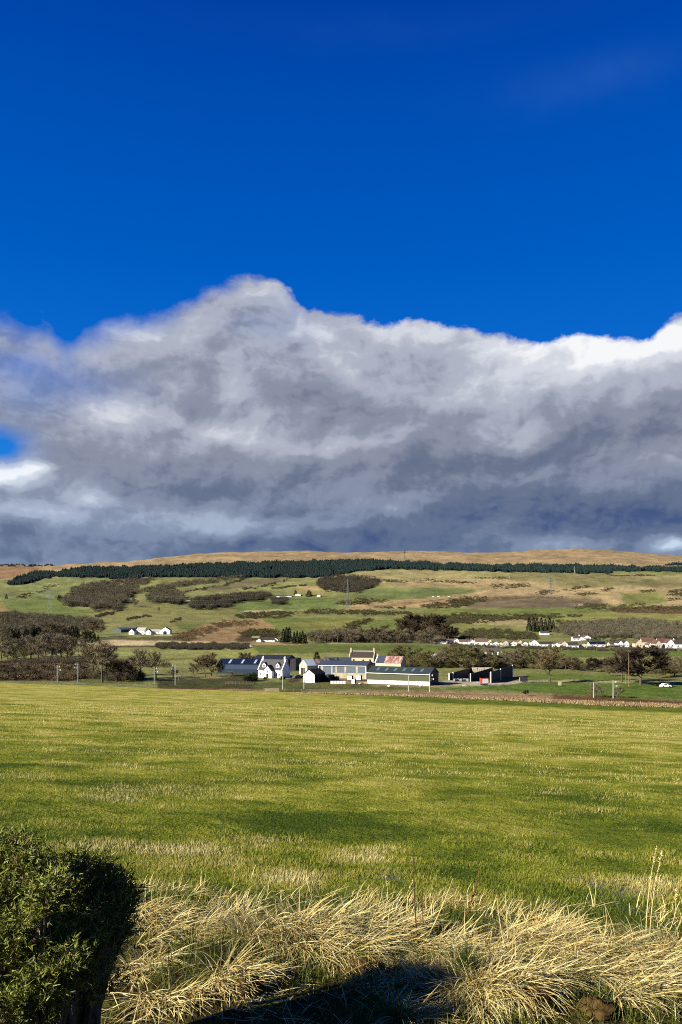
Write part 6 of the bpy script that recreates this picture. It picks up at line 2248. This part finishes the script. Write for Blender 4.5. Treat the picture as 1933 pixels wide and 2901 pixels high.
def build_stalks():
    G = 'tall dead stalks standing above the straw'
    straw = mat('straw_stalk', alb(232, 212, 148), alb(196, 168, 104), 6, .8)
    brown = mat('brown_stalk', alb(96, 62, 38), alb(66, 42, 28), 6, .9)
    rust = mat('rusty_seed', alb(150, 90, 48), alb(108, 62, 34), 20, .9)

    def stalk(p0, p1, label, m=straw, r=.0035, head=None, bend=.03):
        x, d, z = fhit(*p0)
        x1 = (p1[0] - CX) / F * d
        z1 = (HY - p1[1]) / F * d
        e = empty('dry_stalk', (x, d, z - .02), 0, label, 'stalk', G)
        a, c = Vector((0, 0, 0)), Vector((x1 - x, .05, z1 - z + .02))
        mid = Vector((bend, 0, 0))
        n = 7
        pts = [a.lerp(c, k / n) + mid * math.sin(math.pi * k / n) for k in range(n + 1)]
        b = MB()
        for k in range(n):
            b.tube(pts[k], pts[k + 1], r * (1 - .6 * k / n), r * (1 - .6 * (k + 1) / n), 6, k in (0, n - 1))
        b.build('stem', m, e)
        if head:
            random.seed(int(p0[0]))
            b = MB()
            hl, hm, hr = head
            for k in range(26):
                f = 1 - hl * random.random()
                i = min(n - 1, int(f * n))
                p = pts[i].lerp(pts[i + 1], f * n - i)
                q = Vector((rnd(-1, 1), rnd(-1, 1), rnd(.2, 1.4))).normalized() * hr * rnd(.5, 1)
                s = q.cross(Vector((rnd(-1, 1), rnd(-1, 1), rnd(-1, 1)))).normalized() * hr * .16
                b.poly([p - s, p + s, p + q + s * .3, p + q - s * .3])
            b.build('seed_head', hm, e)
    H = (.28, straw, .03)
    stalk((415, 2607), (419, 2495), 'straight pale stalk just right of the gorse bush', head=None)
    stalk((412, 2540), (470, 2570), 'broken pale stalk leaning right beside the straight one near the gorse')
    stalk((555, 2565), (566, 2478), 'thin pale stalk above the left straw tussock')
    stalk((640, 2549), (663, 2457), 'slanting pale stalk left of the middle of the verge', head=H)
    stalk((1183, 2657), (1175, 2424), 'tall upright dark brown stalk in the middle of the verge', brown, .006, (.25, brown, .02), -.01)
    stalk((1200, 2652), (1198, 2532), 'short brown stalk right beside the tall dark brown one', brown, .004, (.3, rust, .02), .0)
    stalk((1300, 2632), (1362, 2466), 'rusty brown dock stalk leaning right with seeds', rust, .006, (.6, rust, .03), .02)
    stalk((1088, 2582), (1092, 2490), 'pale upright stalk left of the tall dark brown one', head=H)
    stalk((1108, 2585), (1170, 2500), 'pale stalk bending right between two upright ones', head=H)
    stalk((1204, 2665), (1287, 2495), 'long pale stalk leaning right from the dark brown one', r=.005, bend=.01)
    stalk((1021, 2574), (1044, 2511), 'short slanting pale stalk above the large straw mound')
    stalk((1283, 2652), (1380, 2586), 'low stout pale stalk lying to the right below the dock', r=.005)
    stalk((1436, 2698), (1412, 2542), 'pale stalk leaning left, first of a pair', r=.004, bend=-.01)
    stalk((1440, 2665), (1436, 2532), 'pale stalk straight upright, second of a pair', r=.004, bend=.0)
    stalk((1677, 2569), (1687, 2478), 'single pale stalk out on the green pasture', head=(.3, straw, .02))
    stalk((1830, 2660), (1868, 2401), 'tallest pale stalk at right with a long seed head', r=.005, head=(.25, straw, .03), bend=-.02)
    stalk((1841, 2652), (1884, 2418), 'feathery pale stalk just right of the tallest one', r=.004, head=(.45, straw, .03), bend=-.02)
    stalk((1789, 2690), (1780, 2602), 'short pale stalk left of the tallest pair')
    stalk((1718, 2706), (1735, 2627), 'short pale stalk leaning right in the right straw')
    stalk((1700, 2680), (1720, 2565), 'thin tan stalk behind the short leaning one at right')
    stalk((1895, 2640), (1920, 2528), 'pale stalk nearest the right edge of the photo', head=H)
    stalk((1875, 2700), (1866, 2610), 'dark thin stalk low in the straw at right', brown, .0035)

    # clods of bare earth
    earth = mat('bare_earth', alb(104, 82, 48), alb(58, 44, 26), 14, .98, bump=1.0, bscale=60, spec=.02)
    import bmesh

    def clod(px, py, w, h, label):
        x, d, z = fhit(px, py)
        bm = bmesh.new()
        bmesh.ops.create_icosphere(bm, subdivisions=4, radius=1)
        for v in bm.verts:
            c = v.co
            k = 1 + .6 * (float(vnoise(c.x * 2 + px, c.y * 2 + c.z * 1.3, 3)) - .5) + .25 * (float(vnoise(c.x * 13 + px, c.z * 13 + c.y * 9, 7)) - .5) + .35 * (float(vnoise(c.x * 6 + px, c.z * 6 + c.y * 4, 5)) - .5)
            v.co = Vector((c.x * w * k, c.y * w * .7 * k, max(-.02, c.z * h * k)))
        me = bpy.data.meshes.new('earth_clod')
        bm.to_mesh(me)
        bm.free()
        me.polygons.foreach_set('use_smooth', [True] * len(me.polygons))
        me.materials.append(earth)
        o = link('earth_clod', me, None, (x, d, z - .01))
        tag(o, label, 'earth clod', 'clods of bare earth in the straw')
    clod(690, 2800, .12, .08, 'brown clod of earth left of the dark shadow')
    clod(1034, 2750, .12, .07, 'mossy brown clod right below the large straw mound')
    clod(1520, 2840, .10, .09, 'steep brown clod in the straw left of the flat one')
    clod(1690, 2865, .13, .07, 'broad flat brown clod at lower right')


def build_rushes():
    rng = np.random.default_rng(12)
    def tuft(px, py, n, L, label, cols):
        x, y, z = fhit(px, py)
        a = rng.uniform(0, 6.28, n)
        q = rng.uniform(0, .07, n)
        tint = pick(rng, n, cols, [1 / len(cols)] * len(cols))
        me = blades('rush_tuft', x + q * np.cos(a), y + q * np.sin(a), rng.uniform(.6, 1.1, n) * L, a, rng.uniform(0, .35, n), rng.uniform(.1, .9, n), rng.uniform(.003, .005, n), tint, BLADEM, 4, rng=rng)
        tag(link('rush_tuft', me), label, 'rush tuft', 'green tufts in the straw')
    tuft(1312, 2760, 170, .26, 'dark green rush tuft in the pale straw right of centre', [(58, 76, 26), (84, 96, 36)])
    tuft(1128, 2900, 120, .20, 'low green tuft at the bottom edge of the photo', [(74, 92, 34), (96, 106, 44)])
    tuft(1745, 2720, 90, .16, 'small green tuft in the straw at right', [(74, 92, 34), (110, 116, 48)])


def gorse(name, lumps, seed, label, origin, dens=1.0):
    rng = np.random.default_rng(seed)
    ox, oy = origin
    oz = float(field_z(ox, oy))
    r = empty(name, (ox, oy, oz), 0, label, 'gorse bush', 'gorse at the verge')
    O = np.array([ox, oy, oz])
    sb = MB()
    C, Rr = [], []
    for px, py, d, rad in lumps:
        C.append(np.array([(px - CX) / F * d, d, (HY - py) / F * d]) - O)
        Rr.append(rad)
    sub = []
    for c, rad in zip(C, Rr):
        if rad < .12:
            sub.append((c, rad, c))
            continue
        for _ in range(int(10 + 30 * rad)):
            v = rng.normal(0, 1, 3)
            v /= np.linalg.norm(v)
            v[2] = abs(v[2]) * .9 - .25
            sub.append((c + v * rad * rng.uniform(.4, .85), rad * rng.uniform(.2, .38), c))
        for _ in range(6):
            v = rng.normal(0, 1, 3)
            v[2] = abs(v[2]) + .5
            v /= np.linalg.norm(v)
            for f in (.85, 1.0, 1.15, 1.3):
                sub.append((c + v * rad * f, .05 - .016 * f, c))
    V, Fc, T = [], [], []
    off = 0
    for c, rad, par in sub:
        base = Vector((c[0] * .35 + rng.normal(0, .05), c[1] * .35, 0))
        tipc = Vector(tuple(c))
        if rng.random() < .5:
            base = Vector(tuple(par)) - Vector((0, 0, .1))
        midp = base.lerp(tipc, .5) + Vector((rng.normal(0, .06), rng.normal(0, .06), .05))
        sb.tube(base, midp, .022, .015, 6)
        sb.tube(midp, tipc, .015, .007, 6)
        rad *= .86
        n = int(240 * dens * (rad / .2) ** 2) + 10
        # shoots over the lump: from an inner point outwards, spines all round each shoot
        for _ in range(n):
            v = rng.normal(0, 1, 3)
            v /= np.linalg.norm(v)
            if v[2] < -.5 and rng.random() < .6:
                v[2] *= -1
            lob = 1 + .38 * math.sin(v[0] * 6 + seed + c[2] * 7) * math.cos(v[2] * 7 + c[0] * 9)
            p0 = c + v * rad * lob * rng.uniform(.35, .85)
            dv = v * .8 + np.array([rng.normal(0, .35), rng.normal(0, .35), .75 + rng.normal(0, .3)])
            dv /= np.linalg.norm(dv)
            Ls = rng.uniform(.07, .20) * (.7 + .3 * rad / .3)
            m = 20
            t = rng.uniform(0, 1, m)
            pos = p0[None] + dv[None] * (t * Ls)[:, None]
            sd = rng.normal(0, 1, (m, 3))
            sd -= (sd @ dv)[:, None] * dv[None]
            sd /= np.linalg.norm(sd, axis=1)[:, None]
            sp = sd * .75 + dv[None] * rng.uniform(.3, 1.0, m)[:, None]
            sp /= np.linalg.norm(sp, axis=1)[:, None]
            ln = rng.uniform(.018, .042, m)[:, None]
            wd = np.cross(sp, rng.normal(0, 1, (m, 3)))
            wd /= np.linalg.norm(wd, axis=1)[:, None]
            wd *= rng.uniform(.0018, .0042, m)[:, None]
            q = np.stack([pos - wd, pos + wd, pos + sp * ln], 1).reshape(-1, 3)
            V.append(q)
            Fc.append(np.arange(m * 3).reshape(m, 3) + off)
            off += m * 3
            dead = rng.random()
            col = np.array(alb(120, 92, 56)) if dead < .06 else np.array(alb(122, 128, 44)) * rng.uniform(.6, 1.5)
            if dead > .9:
                col = np.array(alb(130, 130, 56))
            T.append(np.repeat(col[None] * rng.uniform(.8, 1.2, (m, 1)), 3, 0))
    link('foliage', np_mesh('foliage', np.concatenate(V), np.concatenate(Fc), GORSEM, np.concatenate(T)), r)
    sb.build('stem', BARK, r)


def build_gorse():
    gorse('gorse_bush', [(25, 2497, 3.9, .12), (10, 2457, 3.9, .06), (60, 2622, 3.8, .28), (148, 2602, 3.85, .21), (248, 2592, 3.9, .14), (288, 2527, 3.95, .08), (303, 2500, 3.9, .05), (213, 2527, 3.9, .07),
                         (344, 2572, 3.95, .08), (350, 2542, 3.95, .05), (278, 2662, 3.9, .16), (303, 2622, 3.9, .09), (198, 2702, 3.75, .24), (80, 2722, 3.6, .33), (288, 2762, 3.9, .11), (278, 2822, 3.85, .08), (158, 2802, 3.6, .22),
                         (60, 2852, 3.45, .26), (-80, 2592, 3.7, .22)], 31, 'dark green gorse bush filling the lower left corner', ((120 - CX) / F * 3.8, 3.8))
    gorse('gorse_sprig', [(150, 2878, 3.9, .09), (100, 2890, 3.75, .11), (215, 2895, 3.9, .07)], 33, 'low yellowish gorse sprig at the foot of the big gorse bush', ((150 - CX) / F * 3.9, 3.9))


build_straw()
build_sward()
build_stalks()
build_rushes()
build_gorse()
